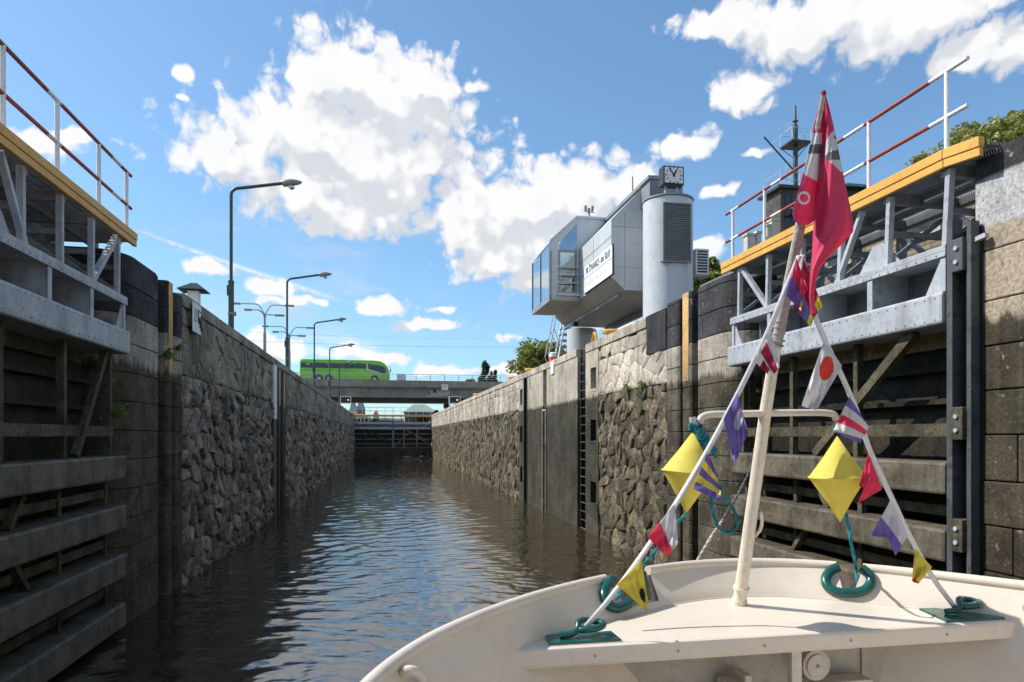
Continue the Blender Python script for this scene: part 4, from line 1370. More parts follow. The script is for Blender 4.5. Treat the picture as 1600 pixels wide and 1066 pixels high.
# ---- traffic signals at the far end
for pxa, pxb, X, lab in ((532, 548, XL - .6, 'red signal light in a white frame on the shaded quay'), (702, 719, XR + .8, 'red signal light in a white frame on the sunlit quay')):
    Ys = WX((pxa + pxb) / 2, 625, X).y
    a = WY(pxa, 620, Ys)
    e = WY(pxb, 630, Ys)
    t = thing('signal_light', lab, 'signal', ((a.x + e.x) / 2, Ys, ZT), 'lock signals at the far gates')
    MB().box(a.x + .04, e.x - .04, Ys, Ys + .2, e.z + .02, a.z - .02).build('panel', 'black', t)
    for (x0, x1, z0, z1) in ((a.x - .04, a.x + .04, e.z - .06, a.z + .06), (e.x - .04, e.x + .04, e.z - .06, a.z + .06), (a.x + .041, e.x - .041, a.z - .02, a.z + .06), (a.x + .041, e.x - .041, e.z - .06, e.z + .02)):
        MB().box(x0, x1, Ys - .08, Ys + .22, z0, z1).build('frame_bar', 'white', t)
    for x in (a.x, e.x):
        MB().box(x - .035, x + .035, Ys, Ys + .08, ZT - .02, e.z - .061).build('post', 'white', t)
    MB().tube([(e.x - .32, Ys - .05, (a.z + e.z) / 2), (e.x - .32, Ys + .01, (a.z + e.z) / 2)], .10, 14).build('red_lamp', 'redlight', t)
    MB().tube([(a.x + .4, Ys - .03, (a.z + e.z) / 2), (a.x + .4, Ys + .01, (a.z + e.z) / 2)], .13, 14).build('dark_lamp', 'blackmetal', t)

# ================================================================== CONTROL BUILDING
cb = thing('control_building', 'silver lock control building on round legs with a glazed cabin', 'building', (9.55, 28, ZT))
Z = lambda z: z + EYE
xc, yA, yE = 9.55, 23.45, 31.8
half = [(8.0, 5.73), (8.0, 7.79), (9.2, 9.02)]
sec = [(8.0, 5.73), (8.52, 5.28), (10.58, 5.28), (11.1, 5.73), (11.1, 7.79), (9.9, 9.02), (9.2, 9.02), (8.0, 7.79)]
sec = [(x, Z(z)) for x, z in sec]
def ring_pts(s, y):
    return [(x, y, z) for x, z in s]
b = MB()
n_ = len(sec)
b.add(ring_pts(sec, yA) + ring_pts(sec, yE), [(i, (i + 1) % n_, n_ + (i + 1) % n_, n_ + i) for i in range(n_) if i not in (0, 1, 2)] + [tuple(range(n_)), tuple(range(2 * n_ - 1, n_ - 1, -1))])
b.build('body_shell', 'alu', cb)
b = MB()
b.add(ring_pts(sec, yA) + ring_pts(sec, yE), [(i, (i + 1) % n_, n_ + (i + 1) % n_, n_ + i) for i in (0, 1, 2)])
b.build('soffit', 'soffit', cb)
# panel joints as thin proud battens
for y in (yA + 2.1, yA + 4.2, yA + 6.3):
    MB().box(7.992, 8.01, y - .008, y + .008, Z(5.75), Z(7.77)).build('panel_joint', 'alu_d', cb)
MB().box(7.991, 8.01, yA + .01, yE, Z(7.18), Z(7.20)).build('panel_joint', 'alu_d', cb)
for z in (6.1, 7.55):
    MB().box(8.02, 10.9, yA - .006, yA + .01, Z(z) - .008, Z(z) + .008).build('panel_joint', 'alu_d', cb)
MB().box(8.50, 8.516, yA - .007, yA + .01, Z(5.35), Z(8.1)).build('panel_joint', 'alu_d', cb)
# roof edge, service rails under the floor
MB().bar((9.13, yA - .9, Z(9.06)), (9.13, yE, Z(9.06)), .16, .12).build('roof_edge', 'alu_d', cb)
MB().box(9.22, 10.3, yA - .9, yE, Z(9.0), Z(9.13)).build('roof_cap', 'alu_d', cb)
MB().prism([(9.12, Z(8.2)), (9.12, Z(9.0)), (10.35, Z(9.0)), (10.35, Z(8.2))], yA - .85, yA - .02, 'y').build('roof_head', 'alu_d', cb)
MB().box(8.46, 8.60, yA + .6, yE, Z(5.16), Z(5.27)).build('service_rail', 'alu_d', cb)
MB().box(10.50, 10.64, yA + .2, yE, Z(5.02), Z(5.27)).build('service_rail', 'alu_d', cb)
MB().box(8.4, 8.62, yE - 2.0, yE - 1.75, Z(5.0), Z(5.2)).build('trolley', 'black', cb, bevel=.02)
# columns
c1 = (9.55, 22.1)
def col_at(px, X):
    return WX(px, 600, X).y
y1c = col_at(1043.5, 9.55)
y2c = col_at(909, 9.55)
leg1 = MB()
leg1.lathe((9.55, y1c, ZT - .05), [(.84, 0), (.84, Z(8.02) - ZT), (.80, Z(8.06) - ZT)], 48)
leg1.build('round_leg', 'alu', cb, smooth='auto')
MB().lathe((9.55, y1c, Z(8.01)), [(.87, 0), (.87, .05), (.5, .07)], 40).build('leg_cap', 'alu_d', cb, smooth='auto')
MB().lathe((9.55, y2c, ZT - .05), [(.73, 0), (.73, Z(5.3) - ZT)], 40).build('round_leg', 'alu', cb, smooth='auto')
MB().box(9.7, 10.5, y1c + .05, yA + .4, ZT, Z(7.4)).build('rear_duct', 'alu', cb)
# louvre on the near leg
la = WY(1037, 317, y1c - .93)
lb = WY(1080, 408, y1c - .93)
lv = MB().box(la.x, lb.x, y1c - .86, y1c - .3, lb.z, la.z).build('louvre_box', 'louver', cb)
k = 26
for i in range(k):
    z = lb.z + .04 + (la.z - lb.z - .08) * i / (k - 1)
    MB().bar((la.x + .03, y1c - .885, z), (lb.x - .03, y1c - .885, z), .045, .03, (0, .6, .8)).build('louvre_slat', 'louver', lv)
for (x0, x1, z0, z1) in ((la.x - .02, la.x + .03, lb.z, la.z), (lb.x - .03, lb.x + .02, lb.z, la.z), (la.x - .02, lb.x + .02, lb.z - .05, lb.z), (la.x - .02, lb.x + .02, la.z, la.z + .04)):
    MB().box(x0, x1, y1c - .93, y1c - .84, z0, z1).build('louvre_frame', 'louver', lv)
# air conditioner
aa = WY(1083, 391, y1c + .1)
ab = WY(1098, 432, y1c + .1)
ac = MB().box(aa.x - .02, ab.x + .12, y1c - .15, y1c + .3, ab.z, aa.z).build('air_conditioner', 'white', cb, bevel=.02)
for i in range(8):
    z = ab.z + .1 + (aa.z - ab.z - .2) * i / 7
    MB().box(aa.x + .04, ab.x + .05, y1c - .17, y1c - .152, z - .025, z + .025).build('grille_bar', 'black', ac)
MB().box(aa.x - .3, ab.x + .12, y1c - .12, y1c + .28, ab.z - .06, ab.z - .005).build('bracket', 'alu_d', ac)
# glazed cabin
ya, ye = 27.45, 30.9
xo = 6.72
zb, zt, zr = Z(5.73), Z(8.0), Z(9.08)
b = MB()
b.box(xo, 8.0, ya, ye, zb - .10, zb)
b.build('cabin_floor', 'soffit', cb)
def wallp(nm, mat, pts, th, ax):
    return MB().prism(pts, th[0], th[1], ax).build(nm, mat, cb)
# roof: slope and top
b = MB()
b.add([(xo - .03, ya - .04, zt), (7.85, ya - .04, zr), (7.85, ye + .04, zr), (xo - .03, ye + .04, zt), (xo - .03, ya - .04, zt + .10), (7.85, ya - .04, zr + .10), (7.85, ye + .04, zr + .10), (xo - .03, ye + .04, zt + .10)],
      [(3, 2, 1, 0), (4, 5, 6, 7), (0, 1, 5, 4), (1, 2, 6, 5), (2, 3, 7, 6), (3, 0, 4, 7)])
b.box(7.851, 9.2, ya - .04, ye + .04, zr, zr + .1)
b.build('cabin_roof', 'alu', cb)
# near end wall, with window frame and triangular upper light
wallp('cabin_end_wall', 'alu', [(xo, zb), (xo + .36, zb), (xo + .36, zt - .02), (xo, zt - .30)], (ya, ya + .06), 'y')
wallp('cabin_end_wall', 'alu', [(xo + .36, zb), (8.0, zb), (8.0, zb + .22), (xo + .36, zb + .22)], (ya, ya + .06), 'y')
wallp('cabin_end_wall', 'alu', [(7.86, zb + .22), (8.0, zb + .22), (8.0, zr), (7.86, zr)], (ya, ya + .06), 'y')
wallp('cabin_end_wall', 'alu', [(8.0, Z(7.80)), (9.18, zr - .02), (8.0, zr)], (ya, ya + .06), 'y')
wallp('eave_panel', 'alu', [(xo, zt - .30), (xo + .36, zt - .02), (7.86, zr - .22), (7.86, zr), (7.85, zr), (xo, zt)], (ya - .01, ya + .06), 'y')
wallp('upper_light', 'mirglass', [(xo + .38, zt - .28), (7.86, zt - .28), (7.86, zr - .24), (xo + .38, zt - .04)], (ya + .02, ya + .04), 'y')
wd = wallp('window_pane', 'seeglass', [(xo + .42, zb + .26), (7.82, zb + .26), (7.82, zt - .32), (xo + .42, zt - .32)], (ya + .03, ya + .045), 'y')
for (x0, x1, z0, z1) in ((xo + .36, xo + .43, zb + .22, zt - .26), (7.80, 7.86, zb + .22, zt - .26), (xo + .431, 7.799, zb + .22, zb + .28), (xo + .431, 7.799, zt - .34, zt - .26)):
    MB().box(x0, x1, ya - .03, ya + .05, z0, z1).build('window_frame', 'alu_d', cb)
for z in (.62, .96, 1.28):
    MB().tube([(xo + .28, ya - .16, zb + z), (7.95, ya - .16, zb + z)], .022, 8).build('guard_rail', 'alu', cb)
MB().box(xo + .30, 7.98, ya - .10, ya - .031, zb + .10, zb + .2).build('window_sill', 'alu', cb)
for x in (xo + .04, 7.98):
    MB().box(x - .03, x + .03, ya - .02, ya - .001, zb, zt - .35 if x < 7 else Z(7.8)).build('corner_post', 'alu_d', cb)
# outer glazed side
for (a, e) in ((ya + .10, (ya + ye) / 2 - .03), ((ya + ye) / 2 + .03, ye - .1)):
    MB().box(xo, xo + .03, a, e, zb + .12, zt - .05).build('side_pane', 'mirglass', cb)
for y in (ya + .05, (ya + ye) / 2, ye - .05):
    MB().box(xo - .03, xo + .04, y - .035, y + .035, zb, zt).build('mullion', 'alu_d', cb)
MB().box(xo - .02, xo + .04, ya, ye, zb - .12, zb + .12).build('sill_beam', 'alu_d', cb)
MB().box(xo, 8.0, ye - .06, ye, zb, zt).build('cabin_end_wall', 'alu', cb)
MB().box(7.0, 7.9, ye - .9, ye - .4, zb, zb + .85).build('control_desk', 'alu_d', cb)
# weather sensor on the cabin roof
wp = PD(921, 352, 28.6)
t = thing('weather_sensor', 'small wind sensor on the glazed cabin roof', 'sensor', (wp.x, wp.y, zr + .1))
MB().tube([(wp.x, wp.y, zr + .09), (wp.x, wp.y, zr + .35)], .035, 8).build('mast', 'alu_d', t)
for a in range(3):
    MB().box(wp.x - .22 + a * .15, wp.x - .12 + a * .15, wp.y - .06, wp.y + .06, zr + .35 - .1 * (a % 2), zr + .58 - .1 * (a % 2)).build('vane', 'alu_d', t, bevel=.02)
MB().bar((wp.x - .2, wp.y, zr + .34), (wp.x + .22, wp.y, zr + .30), .03, .03).build('arm', 'alu_d', t)
ap = PD(980, 300, 26)
t = thing('whip_aerial', 'thin brown rod aerial above the control building roof', 'aerial', (ap.x, ap.y, Z(9.0)))
MB().tube([(9.3, ap.y, Z(8.9)), (9.3, ap.y, ap.z + .6)], .022, 6).build('rod', 'rail_r', t)
MB().tube([(9.3, ap.y, Z(8.95)), (9.3, ap.y, Z(9.2))], .05, 6).build('socket', 'alu_d', t)
# name board
s0 = WX(913.6, 419, 7.95)
s1 = WX(957.6, 384, 7.95)
zlo = WX(935, 441, 7.95).z
ymid = (s0.y + s1.y) / 2
ys_, yl_ = s1.y, s0.y
zhi = s0.z
zlo = WX(913.6, 459, 7.95).z
nb = thing('name_board', 'white lock name board with black lettering on the silver building', 'sign', (7.95, ymid, zlo))
MB().box(7.93, 7.96, ys_, yl_, zlo, zhi).build('plate', 'white', nb)
for (a0, a1, z0, z1) in ((ys_ - .025, ys_, zlo - .025, zhi + .01), (ys_, yl_, zlo - .03, zlo - .001), (yl_, yl_ + .02, zlo - .025, zhi + .01)):
    MB().box(7.925, 7.992, a0, a1, z0, z1).build('edge', 'black', nb)
H_ = zhi - zlo
fm = lambda y, z: frame_matrix((7.928, y, z), (0, -1, 0), (0, 0, 1))
text_mesh('PK ŠTVANICE - km 50,69', .37, 'black', 'lettering', fm(ymid, zhi - H_ * .22), nb, xs=.74 * (yl_ - ys_) / 3.4, bold=.006)
m_blue = weathered('blue_line_paint', (.10, .35, .62), (.12, .38, .65), None, 3, .5, 0)
MB().box(7.927, 7.9299, ys_ + .06, yl_ - .02, zlo + H_ * .535, zlo + H_ * .57).build('blue_line', m_blue, nb)
rng = random.Random(2)
b = MB()
y = yl_ - .12
while y > ys_ + .45:
    zz = zlo + H_ * rng.uniform(.10, .22)
    b.box(7.927, 7.9299, y, y - .035, zz, zlo + H_ * rng.uniform(.34, .46))
    y -= rng.uniform(.07, .12)
b.build('faded_marks', 'boat_in', nb, kind='stuff')
# clock
ca = WY(1036.5, 258, y1c - .55)
cbb = WY(1069, 289.5, y1c - .55)
ck = thing('tower_clock', 'square white clock in black case standing on the near round leg', 'clock', ((ca.x + cbb.x) / 2, y1c - .4, Z(8.06)))
cxm, czm = (ca.x + cbb.x) / 2, (ca.z + cbb.z) / 2
hw = (cbb.x - ca.x) / 2
MB().box(ca.x, cbb.x, y1c - .55, y1c - .15, cbb.z, ca.z).build('case', 'black', ck, bevel=.015)
face = MB().box(ca.x + .05, cbb.x - .05, y1c - .565, y1c - .552, cbb.z + .05, ca.z - .05).build('face', 'white', ck)
for i in range(12):
    a = math.pi / 6 * i
    r0, r1 = hw * .62, hw * .80
    MB().bar((cxm + r0 * math.sin(a), y1c - .569, czm + r0 * math.cos(a)), (cxm + r1 * math.sin(a), y1c - .569, czm + r1 * math.cos(a)), .03 if i % 3 else .04, .006, (0, 1, 0)).build('hour_mark', 'black', face)
for a, r, w, nm in ((R(29), hw * .55, .055, 'hour_hand'), (R(-36), hw * .75, .04, 'minute_hand')):
    MB().bar((cxm - .06 * math.sin(a), y1c - .576, czm - .06 * math.cos(a)), (cxm + r * math.sin(a), y1c - .576, czm + r * math.cos(a)), w, .006, (0, 1, 0)).build(nm, 'black', face)
for dx in (-.22, .22):
    MB().bar((cxm + dx, y1c - .35, Z(8.05)), (cxm + dx * .95, y1c - .35, cbb.z + .02), .05, .05).build('leg', 'alu', ck)
    MB().bar((cxm + dx * 1.3, y1c - .3, Z(8.05)), (cxm + dx, y1c - .35, cbb.z - .1), .03, .03).build('leg', 'alu', ck)
# steel stair behind the far leg
sp0 = WX(868, 560, 9.0)
sp1 = PD(890, 500, sp0.y)
t = thing('steel_stair', 'steep grey steel stair leaning by the far round leg', 'stairs', (sp0.x, sp0.y, ZT))
ysx = y2c + .4
pA = WY(868, 562, ysx)
pB = WY(884, 497, ysx)
for dy in (0, .75):
    MB().bar((pA.x, ysx + dy, ZT), (pB.x, ysx + dy, pB.z), .05, .20, (0, 1, 0)).build('stringer', 'alu', t)
    MB().tube([(pA.x - .35, ysx + dy, ZT + .9), (pB.x - .35, ysx + dy, pB.z + .8)], .03, 6).build('handrail', 'alu', t)
    for q in (0, .5):
        xx = pA.x + (pB.x - pA.x) * q
        zz = ZT + (pB.z - ZT) * q
        MB().tube([(xx, ysx + dy, zz), (xx - .35, ysx + dy, zz + .88)], .022, 6).build('baluster', 'alu', t)
for k in range(9):
    q = (k + .5) / 9
    x = pA.x + (pB.x - pA.x) * q
    z = ZT + (pB.z - ZT) * q
    MB().box(x - .05, x + .40, ysx + .03, ysx + .72, z - .02, z + .02).build('tread', 'alu_d', t)

# ---- bollards and small things on the sunlit quay
def bollard(px, py, label, big=1.0):
    p = WX(px, py, XR + .55)
    t = thing('mooring_bollard', label, 'bollard', (p.x, p.y, ZT), 'yellow bollards on the sunlit quay')
    s = big
    MB().lathe((p.x, p.y, ZT - .03), [(.16 * s, 0), (.14 * s, .05), (.12 * s, .22 * s)], 16).build('post', 'yellow', t, smooth='auto')
    MB().lathe((p.x, p.y, ZT + .18 * s), [(.13 * s, 0), (.25 * s, .04), (.26 * s, .10), (.20 * s, .15), (.05 * s, .17)], 16).build('cap', 'yellow', t, smooth='auto')
bollard(955, 518, 'yellow mushroom bollard on the quay beneath the control building', 1.2)
bollard(828, 577, 'yellow bollard beside the white striped post on the sunlit quay', 1.1)
bollard(800, 591, 'yellow bollard near where the bridge meets the sunlit wall', 1.1)
bollard(744, 619, 'small yellow bollard furthest along the sunlit quay', 1.1)
p = WX(929, 531, XR + .3)
t = thing('ladder_hoop', 'yellow grab hoop at the head of the wall ladder', 'hoop', (p.x, p.y, ZT))
MB().tube([(p.x, p.y + .22 * math.cos(math.pi * k / 10), ZT - .02 + .42 * math.sin(math.pi * k / 10)) for k in range(11)], .05, 8).build('hoop_bar', 'yellow', t, smooth='auto')
for s in (-1, 1):
    MB().lathe((p.x, p.y + .22 * s, ZT - .03), [(.09, 0), (.09, .04)], 10).build('foot', 'yellow', t)
p = WX(864, 560, XR + .35)
t = thing('lifebuoy_post', 'orange and white lifebuoy cabinet standing on the sunlit quay edge', 'lifebuoy', (p.x, p.y, ZT))
MB().lathe((p.x, p.y, ZT - .02), [(.10, 0), (.17, .06), (.18, .30)], 14).build('lower_cabinet', 'lifebuoy', t, smooth='auto')
MB().lathe((p.x, p.y, ZT + .28), [(.18, 0), (.15, .16), (.09, .20)], 14).build('lid', 'white', t, smooth='auto')
p2 = WX(864, 570, XR)
MB().box(XR - .045, XR - .02, p2.y - .25, p2.y + .25, 5.72, 6.24).build('painted_patch', 'rail_w', rw)

# ---- buildings behind the sunlit gate
bh = thing('brick_building', 'low buff brick building seen through the sunlit gate truss', 'building', (16, 12, ZT))
MB().box(9.1, 11.5, 9.2, 18.5, ZT - .03, 7.52).build('wall', 'brick', bh)
MB().box(9.05, 11.6, 9.15, 18.6, 7.52, 7.60).build('parapet', 'steel_dk', bh)
bq = WX(1334, 304, 14.5)
rk = thing('small_house', 'dark green hipped roof of a small house behind the crimson flag', 'house', (bq.x, bq.y, ZT))
MB().box(bq.x - 1.2, bq.x + 1.2, bq.y - 1.2, bq.y + 1.2, ZT - .03, bq.z - .35).build('wall', 'hut', rk)
MB().add([(bq.x - 1.5, bq.y - 1.5, bq.z - .35), (bq.x + 1.5, bq.y - 1.5, bq.z - .35), (bq.x + 1.5, bq.y + 1.5, bq.z - .35), (bq.x - 1.5, bq.y + 1.5, bq.z - .35), (bq.x - .2, bq.y, bq.z + .35), (bq.x + .2, bq.y, bq.z + .35)],
         [(0, 1, 5, 4), (1, 2, 5), (2, 3, 4, 5), (3, 0, 4), (3, 2, 1, 0)]).build('roof', 'roofgreen', rk)
for y in (10.2, 12.4, 14.6, 16.8):
    w_ = MB().box(9.06, 9.2, y - .35, y + .35, 6.7, 7.3).build('window', 'dkglass', bh)
    MB().box(9.03, 9.11, y - .4, y + .4, 6.62, 6.7).build('sill', 'concrete', w_)

ht = PD(1228, 330, 40)
hb = thing('signal_house', 'dark flat roofed house under the lattice mast', 'building', (ht.x, ht.y, ZT))
a = PD(1206, 305, 40); e = PD(1250, 305, 40)
cx_, cy_ = (a.x + e.x) / 2, (a.y + e.y) / 2
hwid = .9
zt_ = a.z
MB().box(cx_ - hwid, cx_ + hwid, cy_ - hwid, cy_ + hwid, ZT - .03, zt_).build('wall', 'hut', hb)
MB().box(cx_ - hwid - .25, cx_ + hwid + .25, cy_ - hwid - .25, cy_ + hwid + .25, zt_, zt_ + .16).build('roof', 'black', hb)
for k in range(4):
    x = cx_ - hwid + .25 + k * .42
    w_ = MB().box(x, x + .34, cy_ - hwid - .03, cy_ - hwid + .01, zt_ - 1.9, zt_ - .35).build('window', 'dkglass', hb)
    MB().box(x - .02, x + .36, cy_ - hwid - .045, cy_ - hwid - .031, zt_ - 1.1, zt_ - 1.05).build('glazing_bar', 'cream', w_)
for s in (-1, 1):
    for k in range(4):
        x = cx_ - hwid + k * hwid * 2 / 3
        MB().tube([(x, cy_ + s * hwid, zt_ + .15), (x, cy_ + s * hwid, zt_ + 1.0)], .02, 5).build('railing_post', 'alu', hb)
    for z in (.55, 1.0):
        MB().tube([(cx_ - hwid, cy_ + s * hwid, zt_ + z), (cx_ + hwid, cy_ + s * hwid, zt_ + z)], .018, 5).build('roof_railing', 'alu', hb)
for s in (-1, 1):
    for z in (.55, 1.0):
        MB().tube([(cx_ + s * hwid, cy_ - hwid, zt_ + z), (cx_ + s * hwid, cy_ + hwid, zt_ + z)], .018, 5).build('roof_railing', 'alu', hb)
# mast
mt = PD(1243, 165, 40)
plat = PD(1243, 228, 40).z
t = thing('signal_mast', 'thin dark signal mast with a small platform above the dark house', 'mast', (mt.x, mt.y, ZT))
MB().tube([(mt.x, mt.y, zt_), (mt.x, mt.y, plat + 1.2)], .14, 8).build('lower_mast', 'lampgreen', t, smooth='auto')
MB().tube([(mt.x, mt.y, plat + 1.2), (mt.x, mt.y, mt.z)], [.08, .05], 8).build('top_mast', 'lampgreen', t, smooth='auto')
MB().box(mt.x - .62, mt.x + .62, mt.y - .62, mt.y + .62, plat, plat + .10).build('platform', 'black', t)
for sx in (-1, 1):
    for sy in (-1, 1):
        MB().tube([(mt.x + sx * .6, mt.y + sy * .6, plat + .1), (mt.x + sx * .6, mt.y + sy * .6, plat + .8)], .02, 5).build('platform_post', 'alu', t)
        MB().bar((mt.x, mt.y, plat - .8), (mt.x + sx * .55, mt.y + sy * .55, plat), .04, .04).build('brace', 'lampgreen', t)
    MB().tube([(mt.x + sx * .6, mt.y - .6, plat + .8), (mt.x + sx * .6, mt.y + .6, plat + .8)], .018, 5).build('platform_rail', 'alu', t)
    MB().tube([(mt.x - .6, mt.y + sx * .6, plat + .8), (mt.x + .6, mt.y + sx * .6, plat + .8)], .018, 5).build('platform_rail', 'alu', t)
MB().lathe((mt.x, mt.y, PD(1243, 191, 40).z), [(.10, 0), (.18, .05), (.05, .12)], 8).build('collar', 'lampgreen', t)
q0 = PD(1194, 214, 40); q1 = PD(1242, 268, 40)
MB().bar(q0, q1, .07, .07).build('yard', 'lampgreen', t)
for (xa, za, xb, zb_) in ((1243, 191, 1206, 225), (1243, 191, 1262, 222), (1232, 245, 1222, 290), (1238, 191, 1194, 214)):
    MB().tube([PD(xa, za, 40), PD(xb, zb_, 40)], .014, 4).build('stay', 'alu', t)
# white balustrade piers
bl = thing('balustrade', 'cream stone balustrade behind the ochre walkway', 'balustrade', PD(1190, 400, 26).to_tuple())
for (x0, x1, y0) in ((1168, 1180, 364), (1183, 1190, 361), (1206, 1217, 341), (1199, 1206, 350)):
    a = PD(x0, y0, 26); e = PD(x1, y0, 26)
    w_ = e.x - a.x
    pr_ = MB().box(a.x, a.x + w_, a.y, a.y + w_, ZT - .03, a.z - .08).build('pillar', 'cream', bl)
    MB().box(a.x - .04, a.x + w_ + .04, a.y - .04, a.y + w_ + .04, a.z - .08, a.z).build('pillar_cap', 'cream', pr_)
for py in (383, 393):
    a = PD(1176, py, 26.1); e = PD(1212, py - 14, 26.1)
    MB().bar((a.x, a.y, a.z - .3), (e.x, e.y, a.z - .3), .08, .1).build('rail', 'cream', bl)

# ---- skyline beyond the far gates
def far_house(name, label, px0, px1, pytop, pybase, d, mat, roof=None, rooftop=0, cat='building', wins=(0, 0)):
    a = PD(px0, pytop, d); e = PD(px1, pytop, d)
    w = (Vector((e.x - a.x, e.y - a.y, 0))).length
    cx, cy = (a.x + e.x) / 2, (a.y + e.y) / 2
    t = thing(name, label, cat, (cx, cy, 2.6))
    dep = min(w, 14)
    MB().box(cx - w / 2, cx + w / 2, cy, cy + dep, 2.55, a.z).build('wall', mat, t)
    if roof:
        zt2 = PD(px0, rooftop, d).z
        o = w * .06
        MB().add([(cx - w / 2 - o, cy - o, a.z), (cx + w / 2 + o, cy - o, a.z), (cx + w / 2 + o, cy + dep + o, a.z), (cx - w / 2 - o, cy + dep + o, a.z), (cx - w * .2, cy + dep / 2, zt2), (cx + w * .2, cy + dep / 2, zt2)],
                 [(0, 1, 5, 4), (1, 2, 5), (2, 3, 4, 5), (3, 0, 4), (3, 2, 1, 0)]).build('roof', roof, t)
    nx, nz = wins
    for i in range(nx):
        for j in range(nz):
            x = cx - w / 2 + (i + .5) * w / nx
            z = a.z - (j + .55) * 2.9
            w_ = MB().box(x - .45, x + .45, cy - .06, cy + .05, z - .7, z + .7).build('window', 'dkglass', t)
            MB().box(x - .5, x + .5, cy - .10, cy - .02, z - .8, z - .7).build('sill', 'cream', w_)
    return t
redroof = weathered('red_tile_roof', (.30, .11, .07), (.38, .15, .10), None, .5, .85, .1, 3)
MAT['redroof'] = redroof
MAT['bluegrey'] = weathered('distant_blue_grey_slate', (.16, .19, .23), (.22, .25, .29), None, .3, .8, .1, 3)
MAT['palewall'] = weathered('distant_pale_render', (.46, .42, .37), (.54, .50, .45), None, .2, .85, .1, 3)
far_house('pavilion', 'pale pavilion with a broad grey green hipped roof beyond the gates', 633, 680, 644, 668, 150, 'bluegrey', 'palegreen', 631, wins=(7, 1))
far_house('far_house', 'distant slate roofed block beside the shaded wall end', 546, 558, 642, 668, 260, 'palewall', 'bluegrey', 628, wins=(3, 3))
far_house('far_house', 'distant gabled block with dark tower roof over the far gate', 557, 570, 640, 668, 280, 'bluegrey', 'bluegrey', 626, wins=(3, 3))
far_house('far_house', 'distant low red roofed houses under the signal frame', 540, 575, 650, 668, 230, 'palewall', 'redroof', 646, wins=(6, 1))
far_house('far_house', 'small distant house with pointed roof between gate railings', 583, 592, 650, 668, 230, 'palewall', 'redroof', 642, wins=(2, 1))
far_house('far_house', 'distant long pale house beyond the middle of the far gate', 570, 610, 653, 668, 240, 'palewall', None, 0, wins=(9, 1))
far_house('far_house', 'distant long pale house next to the hipped pavilion', 608, 634, 654, 668, 245, 'cream', None, 0, wins=(6, 1))

# ---- trees
def tree(label, px, py, d, wpx, hpx, mat, n=5000, leaf=.16, cat='tree', nm='tree', ground=ZT, seed=1, shape='round', clumps=26, hollow=.35):
    """trunk, limbs and a crown of leaf-sized faces in clumps; crown centred at the pixel, size in pixels at depth d"""
    rng = np.random.default_rng(seed)
    c = PD(px, py, d)
    k = d / FPX
    rx, rz = wpx * k / 2, hpx * k / 2
    t = thing(nm, label, cat, (c.x, c.y, ground))
    # clump centres near the outside of the crown
    C = []
    while len(C) < clumps:
        v = rng.normal(size=3)
        v /= np.linalg.norm(v)
        r = rng.uniform(hollow, .86)
        if shape == 'column':
            p = np.array([v[0] * r * .8, v[1] * r * .8, rng.uniform(-1, .95)])
            f = 1 - max(0, p[2]) ** 2 * .75
            p[:2] *= f
        else:
            p = v * r
            if p[2] < -.75:
                continue
        C.append(p)
    C = np.array(C)
    S = np.array([rx, rx, rz])
    cr = rng.uniform(.20, .40, clumps)
    per = n // clumps
    P = []
    for i in range(clumps):
        v = rng.normal(size=(per, 3))
        v /= np.linalg.norm(v, axis=1)[:, None]
        r = rng.uniform(.35, 1.05, per)[:, None]
        P.append((C[i] + v * r * cr[i] * np.array([1, 1, .8])) * S)
    P = np.concatenate(P)
    m = len(P)
    a = rng.normal(size=(m, 3)); a[:, 2] *= .6
    a /= np.linalg.norm(a, axis=1)[:, None]
    up = rng.normal(size=(m, 3))
    bvec = np.cross(a, up)
    bvec /= np.linalg.norm(bvec, axis=1)[:, None]
    s = leaf * rng.uniform(.6, 1.3, m)[:, None]
    base = P + np.array([c.x, c.y, c.z])
    q = np.stack([base - a * s, base + bvec * s * .45, base + a * s, base - bvec * s * .45], 1).reshape(-1, 3)
    q -= np.array([c.x, c.y, ground])
    me = bpy.data.meshes.new('crown')
    fs = np.arange(m * 4).reshape(m, 4)
    me.from_pydata(q.tolist(), [], fs.tolist())
    me.materials.append(MAT[mat])
    o = bpy.data.objects.new('crown', me)
    COL.objects.link(o)
    o.parent = t
    o['kind'] = 'stuff'
    # trunk and limbs
    zb_ = ground - .1
    zt2 = c.z + rz * .3
    tr = max(.05, rx * .07)
    b = MB()
    b.tube([(c.x, c.y, zb_), (c.x + tr * .4, c.y, (zb_ + c.z) / 2), (c.x - tr * .3, c.y + tr * .2, c.z), (c.x, c.y, zt2)], [tr * 1.25, tr, tr * .75, tr * .3], 8)
    for i in range(min(clumps, 12)):
        e = C[i] * S * .9 + np.array([c.x, c.y, c.z])
        st_ = Vector((c.x, c.y, max(zb_ + .3, c.z - rz * rng.uniform(.1, .7))))
        b.tube([st_, st_.lerp(Vector(e), .5) + Vector((0, 0, rz * .06)), Vector(e)], [tr * .5, tr * .32, tr * .1], 6)
    b.build('trunk', 'bark', t, smooth='auto')
    return t
tree('broad green tree behind the far round leg of the control building', 845, 568, 58, 100, 92, 'leaf', 9000, .20, seed=2, clumps=44)
tree('green tree filling the gap below the air conditioner', 1110, 440, 38, 82, 74, 'leaf', 6000, .16, seed=3, clumps=30)
tree('spreading yellow green tree above the tan ashlar wall', 1545, 246, 14.5, 200, 132, 'leaf_br', 14000, .062, seed=4, clumps=70)
tree('low yellow green bush peeping over the ochre walkway', 1440, 270, 14.0, 70, 52, 'leaf_br', 3200, .05, nm='bush', cat='bush', seed=5, clumps=18)
tree('tall dark poplar beyond the bridge', 757, 596, 190, 24, 56, 'leaf_dk', 4200, .42, seed=6, shape='column', nm='poplar_tree', clumps=26)
